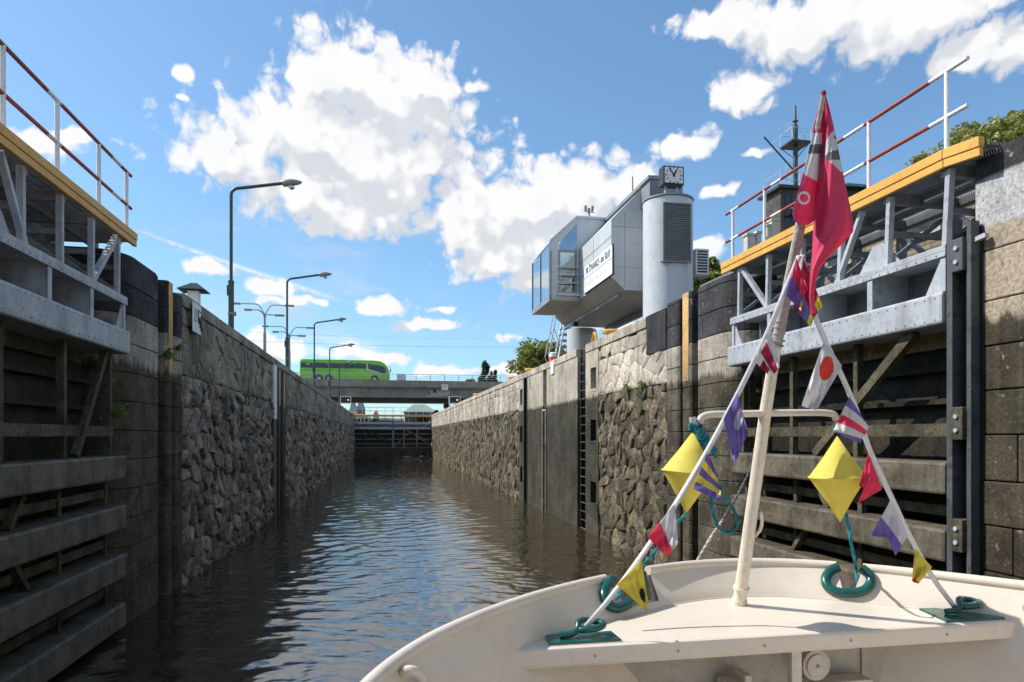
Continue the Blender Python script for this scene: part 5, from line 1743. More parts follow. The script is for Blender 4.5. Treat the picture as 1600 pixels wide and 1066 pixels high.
tree('shorter dark poplar beside the tall one', 773, 602, 190, 16, 42, 'leaf_dk', 2600, .40, seed=7, shape='column', nm='poplar_tree', clumps=18)
tree('slim dark poplar close against the tall one', 766, 600, 193, 16, 46, 'leaf_dk', 2600, .40, seed=17, shape='column', nm='poplar_tree', clumps=18)
tree('grey green willow before the poplars beyond the bridge', 735, 602, 180, 26, 24, 'leaf', 1800, .35, seed=8, clumps=18)
tree('dark fir tree by the sunlit end of the far gate', 699, 642, 140, 20, 34, 'leaf_dk', 1500, .35, seed=9, shape='column', ground=4, clumps=16)
tree('dark round bush under the bridge by the far gate', 684, 650, 130, 20, 18, 'leaf_dk', 1500, .28, nm='bush', cat='bush', seed=10, ground=4, clumps=16)
tree('green tree at the edge of the picture above the ochre walkway', 1610, 215, 19, 120, 110, 'leaf_br', 6000, .085, seed=12, clumps=34)

# ---- plants on the walls
def tuft(px, py, X, n, size, num, label, mat='grass', seed=1, droop=.4):
    rng = random.Random(seed)
    p = WX(px, py, X)
    t = thing('wall_plant', label, 'plant', (p.x, p.y, p.z))
    b = MB()
    for k in range(num):
        a = rng.uniform(-1.2, 1.2)
        L = size * rng.uniform(.5, 1.1)
        d = Vector((n * rng.uniform(.3, 1), math.sin(a), rng.uniform(-.2, 1.0))).normalized()
        w = d.cross(Vector((rng.uniform(-1, 1), rng.uniform(-1, 1), rng.uniform(-1, 1)))).normalized() * L * .07
        o = Vector((p.x, p.y + rng.uniform(-.5, .5) * size, p.z + rng.uniform(-.3, .3) * size))
        m_ = o + d * L * .6
        e = o + d * L + Vector((0, 0, -droop * L * rng.random()))
        b.add([o - w * .5, o + w * .5, m_ + w, m_ - w, e], [(0, 1, 2, 3), (3, 2, 4)])
    b.build('leaves', mat, t, kind='stuff', fixn=False)
    b = MB()
    for k in range(4):
        b.tube([(p.x - n * .05, p.y + .05 * k - .1, p.z - .02), (p.x + n * .08, p.y + .06 * k - .12, p.z + size * .35)], .006, 4)
    b.build('stem', mat, t)
tuft(258, 556, XL + .02, 1, .24, 60, 'green fern tuft in the groove beside the ochre stripe on the shaded wall', seed=1)
tuft(276, 545, XL + .02, 1, .18, 40, 'green tuft beside the fern on the shaded pier', seed=2)
tuft(180, 648, XL + .0, 1, .26, 40, 'pale leafy weed growing from the shaded gate', 'leaf', seed=3)
tuft(980, 606, XR - .03, -1, .22, 40, 'hanging green tuft on the sunlit wall at the stain line', seed=4, droop=1.4)
tuft(1005, 603, XR - .03, -1, .20, 40, 'round green tuft on the sunlit wall at the stain line near the pier', seed=5)

# overhead wires over the bridge
t = thing('overhead_wires', 'thin overhead wires strung high above the bridge', 'wires', (0, 128, 20))
for z, y in ((19.6, 122), (20.4, 128), (22.5, 132)):
    MB().tube([(-90 + 12 * k, y, z - .5 * math.sin(math.pi * (k % 5) / 5)) for k in range(16)], .012, 4).build('wire', 'alu_d', t)

# ================================================================== THE BOAT (its bow fills the lower corner)
K = 1.25                          # deck below the eye
DZ = EYE - K
XB = 2.586                        # centre line of the boat
boat = thing('river_boat', 'cream painted bow of a river boat with a leaning mast', 'boat', (XB, 3.5, 0))
def dk(px, py):
    return WZ(px, py, DZ)
# gunwale line, from far aft on the left round the bow to far aft on the right
ZR = EYE - 1.02
rail_px_l = [(560, 1064), (641, 1012), (739, 964), (836, 931), (905, 913), (950, 905), (1003, 891), (1080, 881)]
rail_px_r = [(1155, 878), (1215, 878.5), (1290, 882), (1380, 890), (1470, 900), (1540, 908), (1600, 916)]
rail = [WZ(px, py, ZR) for px, py in rail_px_l + rail_px_r]
pre = [Vector((-.58, -9, ZR)), Vector((-.56, -4, ZR)), Vector((-.50, -1, ZR)), Vector((-.42, .8, ZR)), Vector((-.28, 2.1, ZR))]
post = [Vector((4.85, 3.2, ZR)), Vector((5.30, 2.2, ZR)), Vector((5.6, .8, ZR)), Vector((5.70, -1, ZR)), Vector((5.74, -4, ZR)), Vector((5.74, -9, ZR))]
rail = pre + rail + post
def smooth_line(pts, per=6):
    out = []
    n = len(pts)
    for i in range(n - 1):
        p0, p1, p2, p3 = pts[max(i - 1, 0)], pts[i], pts[i + 1], pts[min(i + 2, n - 1)]
        # centripetal Catmull-Rom
        t0 = 0
        t1 = t0 + max(1e-4, (p1 - p0).length) ** .5
        t2 = t1 + max(1e-4, (p2 - p1).length) ** .5
        t3 = t2 + max(1e-4, (p3 - p2).length) ** .5
        for k in range(per):
            t = t1 + (t2 - t1) * k / per
            if i == 0 or i == n - 2:
                out.append(p1.lerp(p2, k / per))
                continue
            A1 = p0 * ((t1 - t) / (t1 - t0)) + p1 * ((t - t0) / (t1 - t0))
            A2 = p1 * ((t2 - t) / (t2 - t1)) + p2 * ((t - t1) / (t2 - t1))
            A3 = p2 * ((t3 - t) / (t3 - t2)) + p3 * ((t - t2) / (t3 - t2))
            B1 = A1 * ((t2 - t) / (t2 - t0)) + A2 * ((t - t0) / (t2 - t0))
            B2 = A2 * ((t3 - t) / (t3 - t1)) + A3 * ((t - t1) / (t3 - t1))
            out.append(B1 * ((t2 - t) / (t2 - t1)) + B2 * ((t - t1) / (t2 - t1)))
    out.append(pts[-1])
    return out
# even out the hand-read points a little
for _ in range(2):
    rail = [rail[0]] + [(rail[i - 1] + rail[i] * 4 + rail[i + 1]) / 6 for i in range(1, len(rail) - 1)] + [rail[-1]]
RL = smooth_line(rail, 6)
def inward(i):
    a = RL[min(i + 1, len(RL) - 1)] - RL[max(i - 1, 0)]
    return Vector((a.y, -a.x, 0)).normalized()          # to the inside of the hull
# two fairleads break the gunwale
def nearest(px, py):
    q = WZ(px, py, ZR)
    return min(range(len(RL)), key=lambda i: (RL[i] - q).length)
gaps = []
MB_ = MB()
cuts = [(nearest(951, 905), nearest(1002, 891)), (nearest(1303, 884), nearest(1344, 887))]
segs = [(0, cuts[0][0]), (cuts[0][1], cuts[1][0]), (cuts[1][1], len(RL) - 1)]
for a, e in segs:
    MB().tube(RL[a:e + 1], .036, 12).build('gunwale_rail', 'boat', boat, smooth='auto')
# bulwark: thin plate from the rail down and inward to the deck, and on below it; cut away at the fairleads
HB = ZR - DZ
def flare(p):
    return .55 + .45 * min(1, max(0, (p.y - 4.1) / .7))
PROF = [(0, 0), (.08, .065), (.16, .14), (HB, .195), (.6, .36), (1.3, .5)]
def prof(h):
    return float(np.interp(h, [a for a, _ in PROF], [b_ for _, b_ in PROF]))
CUT = .185
def in_cut(i):
    return any(a < i < e for a, e in cuts)
rows, orow = [], []
for i, p in enumerate(RL):
    q = inward(i)
    c = CUT if in_cut(i) else 0.0
    m_ = flare(p)
    r = []
    for h in (0, .08, .16, HB, .6, 1.3):
        h2 = max(h, c + (.004 * h))
        v = p + q * (prof(h2) * m_ + .012)
        r.append((v.x, v.y, ZR - h2))
    rows.append(r)
    r = []
    for h, f in ((0, -.02), (.1, .05), (HB, .15), (.5, .24), (.95, .40), (1.5, .55), (2.0, .66), (2.5, .74)):
        h2 = max(h, c + .004 * h)
        f2 = f if h2 == h else float(np.interp(h2, [0, .1, HB, .5], [-.02, .05, .15, .24]))
        v = p + q * f2 * m_
        r.append((v.x, v.y, ZR - h2))
    orow.append(r)
MB().grid(rows).build('bulwark_inside', 'boat', boat, smooth='auto')
MB().grid(orow).build('hull', 'boat', boat, smooth='auto')
# fore deck
YD = 3.93
border = [RL[i] + inward(i) * (prof(HB) * flare(RL[i]) + .004) for i in range(len(RL))]
border = [Vector((b_.x, max(b_.y, YD), DZ)) for b_ in border if b_.y > YD - .12]
pl2 = []
for b_ in border:
    if not pl2 or (abs(b_.x - pl2[-1][0]) + abs(b_.y - pl2[-1][1])) > .02:
        pl2.append((b_.x, b_.y))
MB().prism(pl2, DZ - .012, DZ, 'z').build('fore_deck', 'boat', boat)
xl_, xr_ = pl2[0][0] - .01, pl2[-1][0] + .01
MB().box(xl_, xr_, YD - .035, YD + .03, DZ - .115, DZ + .004).build('deck_lip', 'boat', boat, bevel=.022)
wb = [Vector((x, y, DZ + .002)) for x, y in pl2]
MB().tube(wb, .008, 5).build('weld_bead', 'boat', boat, smooth=True)
for px in (1195, 1060, 930, 1330, 1480):
    p = WY(px, 1014 - (px - 1060) * .058, YD - .036)
    MB().tube([(p.x, YD - .042, DZ - .055), (p.x, YD - .03, DZ - .055)], .007, 8).build('lip_screw', 'alu_d', boat)
# under the deck: bulkhead, post, gear wheel, clamp
MB().box(xl_ - .3, xr_ + .3, YD + .42, YD + .46, .9, DZ - .012).build('bulkhead', 'bulkhead', boat)
p = WY(1241, 1045, YD + .03)
MB().box(p.x - .035, p.x + .035, YD + .0, YD + .05, .9, DZ - .116).build('deck_post', 'boat_in', boat, bevel=.004)
p = WY(1272, 1038, YD + .30)
b = MB()
pts = []
for k in range(60):
    r = .098 if k % 2 else .108
    a = 2 * math.pi * k / 60
    pts.append((p.x + r * math.cos(a), p.z + r * math.sin(a)))
b.prism(pts, YD + .27, YD + .32, 'y')
gw = b.build('gear_wheel', 'boat_in', boat)
MB().tube([(p.x, YD + .255, p.z), (p.x, YD + .27, p.z)], .078, 24).build('hub_disc', 'boat_in', gw)
MB().tube([(p.x, YD + .245, p.z), (p.x, YD + .256, p.z)], .012, 8).build('hub_pin', 'alu_d', gw)
MB().box(p.x - .03, p.x + .42, YD + .25, YD + .40, p.z - .155, p.z - .115).build('shelf', 'boat_in', boat, bevel=.006)
p = WY(1155, 1056, YD + .3)
MB().box(p.x - .13, p.x + .02, YD + .22, YD + .38, p.z - .2, p.z - .02).build('winch_block', 'boat_in', boat, bevel=.02)
MB().box(p.x - .01, p.x + .04, YD + .2, YD + .36, p.z - .1, p.z + .035).build('winch_clamp', 'boat_in', boat, bevel=.01)
p = WY(1348, 1020, YD + .41)
MB().box(p.x - .012, p.x + .012, YD + .40, YD + .43, .9, DZ - .02).build('bulkhead_seam', 'bulkhead', boat)
MB().box(-.3, 5.4, -9, YD + .45, .86, .90).build('well_deck', 'boat_in', boat)
MB().box(-.58, 5.74, -9.1, -9, 0, ZR).build('stern_plate', 'boat_in', boat)
# fairleads: open green horns
def fairlead(pcs, label=None):
    """pcs: centre line as world points"""
    f = MB().tube(smooth_line(pcs, 6), .036, 12).build('fairlead', 'cleat', boat, smooth='auto')
    return f
def on_bulwark(px, py, out=.028, d0=5.2):
    """the point seen at a pixel on the inner face of the bulwark (found by stepping along the line of sight)"""
    d = d0
    for _ in range(30):
        P = PD(px, py, d)
        i = min(range(len(RL)), key=lambda k: (RL[k].x - P.x) ** 2 + (RL[k].y - P.y) ** 2)
        q = inward(i)
        cur = (P - RL[i]).dot(q)
        tgt = prof(max(0, ZR - P.z)) * flare(RL[i]) + .012 + out
        ray = (PD(px, py, 2) - PD(px, py, 1)).dot(q)
        d -= (tgt - cur) / (-ray if abs(ray) > .2 else .5) * .8
        d = min(6.5, max(2.4, d))
    return P
fpx = [(1311, 886), (1302, 889), (1293, 898), (1290, 909), (1297, 920), (1314, 926), (1338, 926), (1354, 920), (1361, 908), (1357, 896), (1347, 888)]
fpts = [on_bulwark(*p) for p in fpx]
fairlead(fpts)
iF = (cuts[1][0] + cuts[1][1]) // 2
dF = (RL[iF] - Vector((0, 0, EYE))).dot(Vector((sn, cs, 0)))
fpx = [(957, 905), (949, 914), (944, 928), (949, 943), (961, 950), (975, 947), (988, 937), (998, 922), (1003, 906), (1003, 896)]
fpts = [on_bulwark(*p) for p in fpx]
fairlead(fpts)

pts = [on_bulwark(px, py, o, 3.0) for px, py, o in ((629, 1054, .0), (637, 1048, .05), (649, 1050, .07), (659, 1060, .06), (666, 1078, .03))]
MB().tube(smooth_line(pts, 4), .024, 10).build('rail_stay', 'boat', boat, smooth='auto')
# deck plates with pig-tail cleats
def pigtail(corners, flip, s=.66):
    c = [dk(*p) for p in corners]
    cen = sum(c, Vector()) / 4
    pl = [(v.x, v.y) for v in c]
    ct = MB().prism(pl, DZ + .001, DZ + .022, 'z').build('cleat_plate', 'cleat', boat, bevel=.004)
    MB().prism([(cen.x + (x - cen.x) * 1.03, cen.y + (y - cen.y) * 1.03) for x, y in pl], DZ + .0005, DZ + .008, 'z').build('plate_weld', 'boat', ct)
    ex = (c[1] - c[0]).normalized()
    ey = Vector((-ex.y, ex.x, 0))
    def L(a, b_, z):
        return cen + ex * a * s + ey * b_ * s + Vector((0, 0, .022 + z))
    pts = [L(-.22, -.02, .02), L(-.12, -.03, .025), L(-.05, -.02, .05), L(-.02, .03, .085), L(.03, .06, .09)]
    ring = []
    for k in range(15):
        a = math.pi * .62 - 2 * math.pi * k / 15 * .95
        ring.append(L(.085 + .125 * math.cos(a), .01 + .075 * math.sin(a), .085 - .045 * k / 14))
    MB().tube(smooth_line(pts + ring, 3), .021, 10).build('cleat_loop', 'cleat', ct, smooth='auto')
    return cen + ex * .0 + Vector((0, 0, .10))
cl1 = pigtail([(858, 1011), (971, 1004), (955, 991), (851, 997)], False)
cl2 = pigtail([(1480, 975), (1571, 970), (1532, 953), (1436, 955)], False)

# mast with its crossbar
def MP(px, py):
    return WX(px, py, XB)
mast = MB().tube([MP(1154, 950), MP(1196, 645), MP(1213, 540)], [.048, .041, .037], 16).build('mast', 'mast', boat, smooth='auto')
MB().tube([MP(1151.5, 968) * .0 + MP(1154, 946) + Vector((0, 0, .0)), MP(1155.5, 936)], [.060, .056], 16).build('mast_foot', 'mast', mast, smooth='auto')
MB().tube([MP(1213, 541), MP(1252, 345)], [.036, .032], 14).build('upper_mast', 'greywood', mast, smooth='auto')
for py in (541, 533, 522, 512, 503):
    t_ = (541 - py) / 196
    a, e = MP(1213 + 39 * t_, py), MP(1213 + 39 * (t_ + .008), py - 2)
    MB().tube([a, e], .050 if py > 525 else .042, 14).build('mast_band', 'greywood', mast, smooth='auto')
MB().tube([MP(1252, 346), MP(1287, 146)], [.020, .014], 10).build('flagstaff', 'greywood', mast, smooth='auto')
MB().lathe(tuple(MP(1287, 150)), [(.012, 0), (.016, .015), (.012, .03), (.003, .035)], 10).build('staff_knob', 'dkred' if False else CL['dkred'], mast)
cbY = MP(1196, 646).y
def CB(px, py):
    return WY(px, py, cbY - .0)
MB().tube(smooth_line([CB(1087, 666), CB(1083, 660), CB(1082, 652)], 3), .022, 10).build('bar_hook', 'boat', mast, smooth='auto')
MB().tube(smooth_line([CB(1093, 662), CB(1095, 654), CB(1104, 649), CB(1150, 647), CB(1196, 646), CB(1250, 645), CB(1296, 646), CB(1304, 649), CB(1307, 656)], 4), .024, 12).build('crossbar', 'boat', mast, smooth='auto')
MB().tube(smooth_line([MP(1170, 838) + Vector((.03, -.03, 0)), MP(1171, 828) + Vector((.06, -.04, 0)), MP(1173, 812) + Vector((.065, -.04, 0)), MP(1175, 800) + Vector((.05, -.035, 0))], 3), .012, 8).build('halyard_cleat', 'mast', mast, smooth='auto')
for py, r in ((921, .055),):
    MB().tube([MP(1158, py), MP(1158.6, py - 4)], .058, 14).build('mast_collar', 'mast', mast)

# ---- yellow day shapes: two cones base to base
def dayshape(label, top, left, right, bottom, d, tilt=0):
    pt, pl_, pr_, pb = PD(*top, d), PD(*left, d), PD(*right, d), PD(*bottom, d)
    axis = (pt - pb)
    H = axis.length
    ax = axis.normalized()
    rad = (pr_ - pl_).length / 2
    cen = (pl_ + pr_) / 2
    u = (pr_ - pl_).normalized()
    u = (u - ax * u.dot(ax)).normalized()
    w = ax.cross(u)
    t = thing('day_shape', label, 'day shape', cen.to_tuple())
    for tip, nm in ((pt, 'upper_cone'), (pb, 'lower_cone')):
        b = MB()
        n = 48
        vs = [cen + (u * math.cos(2 * math.pi * k / n) + w * math.sin(2 * math.pi * k / n)) * rad for k in range(n)]
        mid = [cen.lerp(tip, .5) + (u * math.cos(2 * math.pi * k / n) + w * math.sin(2 * math.pi * k / n)) * rad * .47 for k in range(n)]
        fs = [(k, (k + 1) % n, n + (k + 1) % n, n + k) for k in range(n)] + [(n + k, n + (k + 1) % n, 2 * n) for k in range(n)]
        b.add(vs + mid + [tip], fs)
        b.build(nm, 'shape_yellow', t, smooth=True)
    b = MB()
    n = 28
    b.tube([cen + (u * math.cos(2 * math.pi * k / n) + w * math.sin(2 * math.pi * k / n)) * rad for k in range(n)], .006, 6, closed=True)
    b.build('rim_hoop', 'shape_yellow', t, smooth=True)
    return t, pt, pb
dR = (CB(1308, 660) - Vector((0, 0, EYE))).dot(Vector((sn, cs, 0)))
dL = (CB(1088, 660) - Vector((0, 0, EYE))).dot(Vector((sn, cs, 0)))
dsR, rt, rb = dayshape('yellow double cone day shape hung right under the striped flag', (1308, 681), (1267, 745), (1350, 746), (1313, 817), dR)
dsL, lt, lb_ = dayshape('tilted yellow double cone day shape tied to the crossbar end with teal rope', (1084, 672), (1035, 735), (1117, 741), (1072, 803), dL - .02)

# ---- ropes
def rope(name, label, pts, r, mat, parent=None):
    b = MB()
    line = smooth_line([Vector(p) for p in pts], 8)
    # three-strand lay
    strands = 3
    acc = 0
    prev = None
    P = [[] for _ in range(strands)]
    # resample
    dens = []
    for a, e in zip(line[:-1], line[1:]):
        n = max(1, int((e - a).length / (r * .9)))
        for k in range(n):
            dens.append(a.lerp(e, k / n))
    dens.append(line[-1])
    for i, p in enumerate(dens):
        t_ = (dens[min(i + 1, len(dens) - 1)] - dens[max(i - 1, 0)])
        if t_.length < 1e-6:
            continue
        t_.normalize()
        a = Vector((0, 0, 1)) if abs(t_.z) < .9 else Vector((1, 0, 0))
        u = t_.cross(a).normalized()
        if prev is not None:
            u = (prev - t_ * prev.dot(t_)).normalized()
        prev = u
        w = t_.cross(u)
        for s in range(strands):
            th = i * .42 + s * 2 * math.pi / strands
            P[s].append(p + (u * math.cos(th) + w * math.sin(th)) * r * .5)
    for s in range(strands):
        b.tube(P[s], r * .56, 5)
    o = b.build(name, mat, parent, smooth=True)
    if label:
        tag(o, label, 'rope')
    return o
d_f = dF - .03
rope('tie_rope', 'short teal rope from the hanging yellow cone down to the green fairlead', [PD(1322, 802, dR + .02), PD(1326, 824, dR), PD(1331, 854, dR), PD(1338, 890, d_f), PD(1340, 918, d_f - .1)], .012, 'rope')
rope('tie_rope', 'slanting teal rope from the tilted yellow cone to the gunwale gap', [lb_, PD(1056, 820, dL), PD(1020, 866, dL - .05), PD(985, 905, dL - .12), PD(962, 938, dL - .2)], .012, 'rope')
loop_pts = [PD(1086, 668, dL), PD(1094, 690, dL - .03), PD(1106, 716, dL - .02), PD(1120, 748, dL), PD(1131, 776, dL), PD(1148, 800, dL + .02), PD(1151, 822, dL), PD(1138, 832, dL), PD(1124, 826, dL), PD(1115, 800, dL), PD(1110, 770, dL), PD(1104, 730, dL), PD(1092, 700, dL), PD(1088, 668, dL)]
rope('rope_bundle', 'teal rope hank with a hanging loop tied to the crossbar end', loop_pts, .012, 'rope')
hk = thing('rope_hitch', 'bunched teal rope hitches wound round the crossbar end', 'rope', PD(1095, 680, dL).to_tuple())
rr = random.Random(7)
for k in range(7):
    a = PD(1086 + k * 4.2, 664 + k * 6.5, dL - .02)
    pts = [a + Vector((math.cos(q) * .035, math.sin(q) * .03, math.sin(q * 2 + k) * .03 - .004 * q)) for q in [j * .9 for j in range(8)]]
    rope('hitch_turn', None, pts, .011, 'rope', hk)
rope('mooring_line', 'off white rope end leaning from the bulwark up into a grey line', [PD(1088, 879, 5.5), PD(1112, 838, 5.7), PD(1130, 812, 5.9)], .012, 'rope_wh')
rope('mooring_line', 'dark grey line running up behind the mast from the off white rope', [PD(1130, 812, 5.9), PD(1152, 775, 6.1), PD(1172, 735, 6.3), PD(1184, 706, 6.5)], .012, 'rope_dk')

# ---- bunting
top = MP(1250, 392)
dt = (top - Vector((0, 0, EYE))).dot(Vector((sn, cs, 0)))
def depth_of(p):
    return (p - Vector((0, 0, EYE))).dot(Vector((sn, cs, 0)))
d1, d2 = depth_of(cl1), depth_of(cl2)
def ribbon(label, pix, w=.016):
    """pix: (px, py, depth)"""
    pts = smooth_line([PD(*p) for p in pix], 6)
    rows = []
    for i, p in enumerate(pts):
        t_ = pts[min(i + 1, len(pts) - 1)] - pts[max(i - 1, 0)]
        v = (p - Vector((0, 0, EYE))).normalized()
        tw = .35 * math.sin(i * .21)
        s = t_.cross(v).normalized() * w + v * w * tw
        rows.append([p - s, p + s])
    o = MB().grid(rows).build('bunting_ribbon', 'ribbon', None, smooth=True)
    md = o.modifiers.new('thickness', 'SOLIDIFY')
    md.thickness = .003
    return tag(o, label, 'ribbon')
def dlerp(a, b_, q):
    return a + (b_ - a) * q
Lpix = [(1249, 400), (1206, 505), (1148, 625), (1085, 740), (1010, 858), (945, 945), (913, 982)]
Rpix = [(1253, 398), (1266, 470), (1284, 520), (1312, 580), (1338, 640), (1358, 700), (1392, 775), (1428, 850), (1466, 915), (1493, 950)]
LL = [(x, y, dlerp(dt, d1, (y - 400) / 582)) for x, y in Lpix]
RR_ = [(x, y, dlerp(dt, d2, (y - 398) / 552)) for x, y in Rpix]
ribbon('pale ribbon of bunting from the mast head down to the cleat by the water', LL)
ribbon('pale ribbon of bunting from the mast head down to the cleat by the ashlar wall', RR_)
def dL_(py): return dlerp(dt, d1, (py - 400) / 582)
def dR_(py): return dlerp(dt, d2, (py - 398) / 552)

def flag(label, quad, d, cols, fn, nx=48, ny=48, rip=.035, seed=1, name='signal_flag', curl=0.0, freq=5.0):
    """quad: hoist start, hoist end, fly end, fly start in photo pixels; fn(u, v) -> colour index or None (u along the hoist, v to the fly)"""
    rng = random.Random(seed)
    ph = rng.uniform(0, 6)
    A, B, C_, D_ = quad
    vs = []
    for j in range(ny + 1):
        v = j / ny
        for i in range(nx + 1):
            u = i / nx
            px = (A[0] * (1 - u) + B[0] * u) * (1 - v) + (D_[0] * (1 - u) + C_[0] * u) * v
            py = (A[1] * (1 - u) + B[1] * u) * (1 - v) + (D_[1] * (1 - u) + C_[1] * u) * v
            off = rip * v ** .8 * (math.sin(freq * u + ph + 2.2 * v) + .5 * math.sin(9 * v + 4 * u + ph) + .16 * math.sin(21 * u - 13 * v + ph)) + curl * v * v
            off += .010 * mnoise.noise((u * 4 + seed, v * 4, seed * 1.7))
            px += 3.0 * v * math.sin(4 * u + ph) * (0 if v == 0 else 1) * .6
            vs.append(PD(px, py, d + off))
    fs, mi = [], []
    for j in range(ny):
        for i in range(nx):
            k = fn((i + .5) / nx, (j + .5) / ny)
            if k is None:
                continue
            a = j * (nx + 1) + i
            fs.append((a, a + 1, a + nx + 2, a + nx + 1))
            mi.append(k)
    b = MB()
    b.v = [tuple(p) for p in vs]
    b.f = fs
    b.mi = mi
    o = b.build(name, [CL[c] for c in cols], None, smooth=True, fixn=False)
    bm = bmesh.new(); bm.from_mesh(o.data)
    bmesh.ops.delete(bm, geom=[v for v in bm.verts if not v.link_faces], context='VERTS')
    bm.to_mesh(o.data); bm.free()
    md = o.modifiers.new('thickness', 'SOLIDIFY')
    md.thickness = .0018
    return tag(o, label, 'flag')
def swallow(depth):
    return lambda u, v: v > 1 - depth * (1 - abs(2 * u - 1))
# down to the water-side cleat
flag('white flag with red cross band pinned by the grey mast section', [(1203, 512), (1177, 563), (1208, 592), (1217, 572)], dL_(550) - .02, ['white', 'dkred'],
     lambda u, v: 1 if (.30 < u < .66 and .12 < v) or (u > .72 and .35 < v < .75) else 0, seed=3)
flag('violet flag with white disc and worn print under the crossbar', [(1152, 614), (1131, 655), (1146, 726), (1171, 678)], dL_(640) - .02, ['purple', 'offwhite'],
     lambda u, v: 1 if ((u - .25) / .30) ** 2 + ((v - .48) / .16) ** 2 < 1 else 0, seed=5, rip=.045)
flag('violet and yellow striped flag before the tilted yellow cone', [(1105, 707), (1083, 764), (1125, 783), (1124, 742)], dL_(740) - .05, ['purple', 'yellow'],
     lambda u, v: 0 if int(u * 4.99) % 2 == 0 else 1, seed=6, nx=50)
flag('white flag with red lower half below the tilted yellow cone', [(1054, 787), (1012, 840), (1045, 871), (1058, 848)], dL_(830) - .03, ['white', 'pink'],
     lambda u, v: 1 if u > .55 else 0, seed=8)
flag('yellow pennant with black disc nearest the cleat by the water', [(1002, 874), (964, 914), (1013, 958), (1012, 940)], dL_(915) - .03, ['yellow', 'black'],
     lambda u, v: 1 if ((u - .38) / .22) ** 2 + ((v - .72) / .17) ** 2 < 1 else 0, seed=9, rip=.02)
# round the mast head
flag('red and violet flag with yellow tail wrapped at the mast head', [(1244, 402), (1229, 462), (1250, 486), (1263, 452)], dt - .05, ['red', 'purple', 'yellow'],
     lambda u, v: (0 if u < .45 else 1) if v < .88 else (2 if u > .6 else 0), seed=10)
flag('dark red and violet flag with yellow hem hanging beside the mast head', [(1256, 405), (1240, 480), (1266, 511), (1285, 478)], dt - .02, ['dkred', 'purple', 'yellow'],
     lambda u, v: 2 if (v > .80 and (u > .62 or u < .30)) else (1 if u > .55 and v > .25 else 0), seed=11, rip=.03)
# down to the cleat by the ashlar wall
flag('white flag with red disc hanging beside the mast', [(1288, 531), (1316, 572), (1275, 641), (1252, 634)], dR_(560) - .02, ['white', 'redspot'],
     lambda u, v: 1 if ((u - .52) / .30) ** 2 + ((v - .28) / .19) ** 2 < 1 else 0, seed=12, rip=.04)
flag('violet white and red striped flag over the hanging yellow cone', [(1327, 620), (1358, 668), (1345, 693), (1300, 674)], dR_(650) - .03, ['purple', 'white', 'pink'],
     lambda u, v: [0, 1, 2, 1, 0][min(4, int((v * .85 + u * .25) * 4.6))], seed=13, ny=60, nx=60, rip=.03)
flag('plain red swallowtail flag next to the hanging yellow cone', [(1357, 706), (1378, 765), (1341, 787), (1341, 760)], dR_(740) - .02, ['pink'],
     lambda u, v: None if swallow(.28)(u, v) else 0, seed=14, rip=.03)
flag('white over violet swallowtail flag with pale disc', [(1391, 783), (1418, 838), (1400, 868), (1361, 838)], dR_(815) - .02, ['white', 'purple', 'offwhite'],
     lambda u, v: None if swallow(.26)(u, v) else (1 if v > .46 else (2 if ((u - .5) / .3) ** 2 + ((v - .28) / .17) ** 2 < 1 else 0)), seed=15, rip=.03)
flag('small crumpled yellow pennant with red tip over the gunwale', [(1430, 857), (1456, 886), (1435, 912), (1424, 908)], dR_(885) - .02, ['yellow', 'pink'],
     lambda u, v: 1 if v > .9 else 0, seed=16, rip=.03, freq=9)
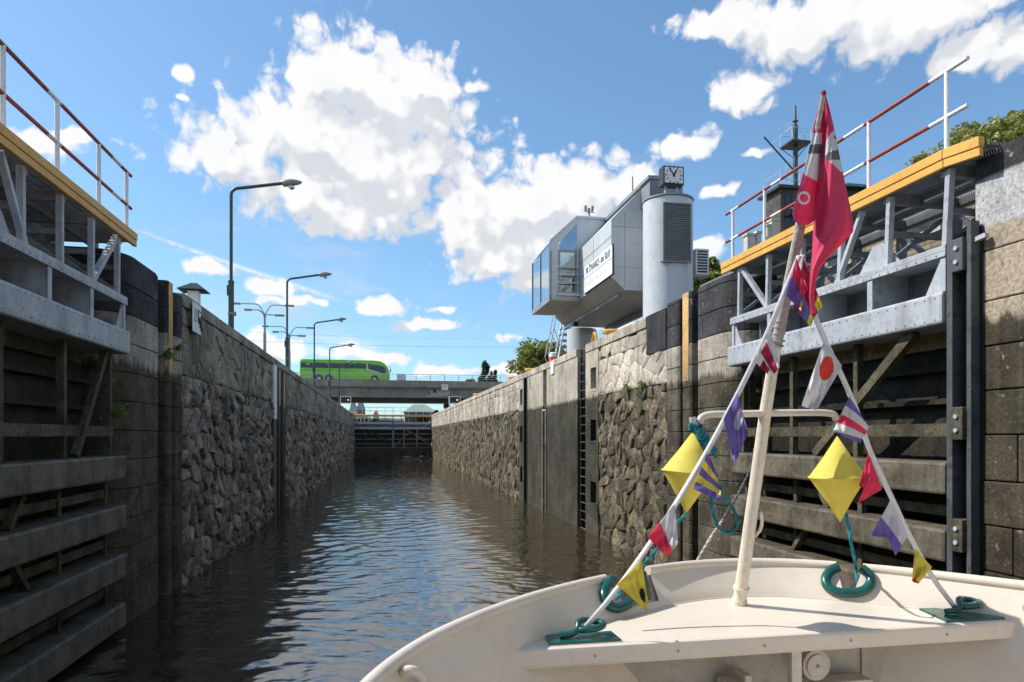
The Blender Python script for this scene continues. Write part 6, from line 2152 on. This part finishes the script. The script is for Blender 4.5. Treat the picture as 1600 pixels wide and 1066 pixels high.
# ---- big red house flag hanging from its staff
def hflag():
    dst = depth_of(MP(1270, 250)) - .02
    rows_l = [(146, 1283, 1289), (175, 1277, 1289), (200, 1271, 1287), (230, 1265, 1285), (262, 1257, 1281), (290, 1250, 1279), (318, 1242, 1277), (336, 1238, 1276), (346, 1243, 1272), (352, 1248, 1262)]
    rows_r = [(146, 1284, 1290), (175, 1286, 1297), (200, 1285, 1303), (230, 1284, 1309), (262, 1279, 1315), (290, 1276, 1321), (318, 1274, 1327), (345, 1272, 1333), (362, 1271, 1333), (380, 1270, 1317), (400, 1269, 1296), (420, 1267, 1280), (440, 1266, 1275), (465, 1265, 1271), (492, 1268, 1275)]
    b = MB()
    def panel(rows, side):
        nx, ny = (70, 190) if side == 0 else (60, 170)
        y0, y1 = rows[0][0], rows[-1][0]
        ys = [r[0] for r in rows]
        vs = []
        for j in range(ny + 1):
            y = y0 + (y1 - y0) * j / ny
            xa = np.interp(y, ys, [r[1] for r in rows])
            xb = np.interp(y, ys, [r[2] for r in rows])
            q = (y - y0) / 200
            for i in range(nx + 1):
                u = i / nx
                if side == 0:
                    off = -.10 * (1 - u) * min(1, q * 1.4) + .018 * math.sin(7 * u + q * 3)
                else:
                    off = -.02 - .05 * math.sin(math.pi * u) * min(1, q * 2) + .03 * math.sin(5.2 * u + 1 + 1.5 * q) * min(1, q * 2) + .008 * math.sin(16 * (u + q * .8))
                vs.append(PD(xa + (xb - xa) * u, y, dst + off))
        fs, mi = [], []
        for j in range(ny):
            for i in range(nx):
                y = y0 + (y1 - y0) * (j + .5) / ny
                xa = np.interp(y, ys, [r[1] for r in rows]); xb = np.interp(y, ys, [r[2] for r in rows])
                u = (i + .5) / nx
                x = xa + (xb - xa) * u
                m = 0
                if side == 0:
                    lo = 274 + (x - 1258) * .5
                    if 208 < y < lo and x > 1252 + (y - 245) ** 2 * .006:
                        m = 1
                    if m and 226 - (x - 1270) * .1 < y < 240:
                        m = 2
                    if 6.2 < math.hypot(x - 1256, (y - 309.5) * .95) < 9.8:
                        m = 1
                else:
                    e1 = ((x - 1310) / 20.5) ** 2 + ((y - 236) / 34) ** 2
                    if e1 < 1 and y < 271 - (1316 - x) * .95:
                        m = 1
                    if 1289 < x and abs(y - 243 + (x - 1302) * .25) < 7 - max(0, 1297 - x) * .6 + max(0, x - 1306) * .5:
                        m = 2
                    if 1303 < x and 212 < y < 217 + (x - 1303) * .5 and x < 1310:
                        m = 2
                    if j > ny - 2:
                        m = 3
                a = j * (nx + 1) + i
                fs.append((a, a + 1, a + nx + 2, a + nx + 1))
                mi.append(m)
        k0 = len(b.v)
        b.v += [tuple(p) for p in vs]
        b.f += [tuple(x + k0 for x in f) for f in fs]
        b.mi += mi
    panel(rows_l, 0)
    o = b.build('house_flag', [CL['red'], CL['white'], CL['grey'], CL['dkred']], None, smooth=True, fixn=False)
    md = o.modifiers.new('thickness', 'SOLIDIFY'); md.thickness = .002
    tag(o, 'large crimson flag with white letter O drooping from the mast head', 'flag')
    b.v, b.f, b.mi = [], [], []
    panel(rows_r, 1)
    fo = b.build('flag_fold', [CL['red'], CL['white'], CL['grey'], CL['dkred']], o, smooth=True, fixn=False)
    md = fo.modifiers.new('thickness', 'SOLIDIFY'); md.thickness = .002
hflag()
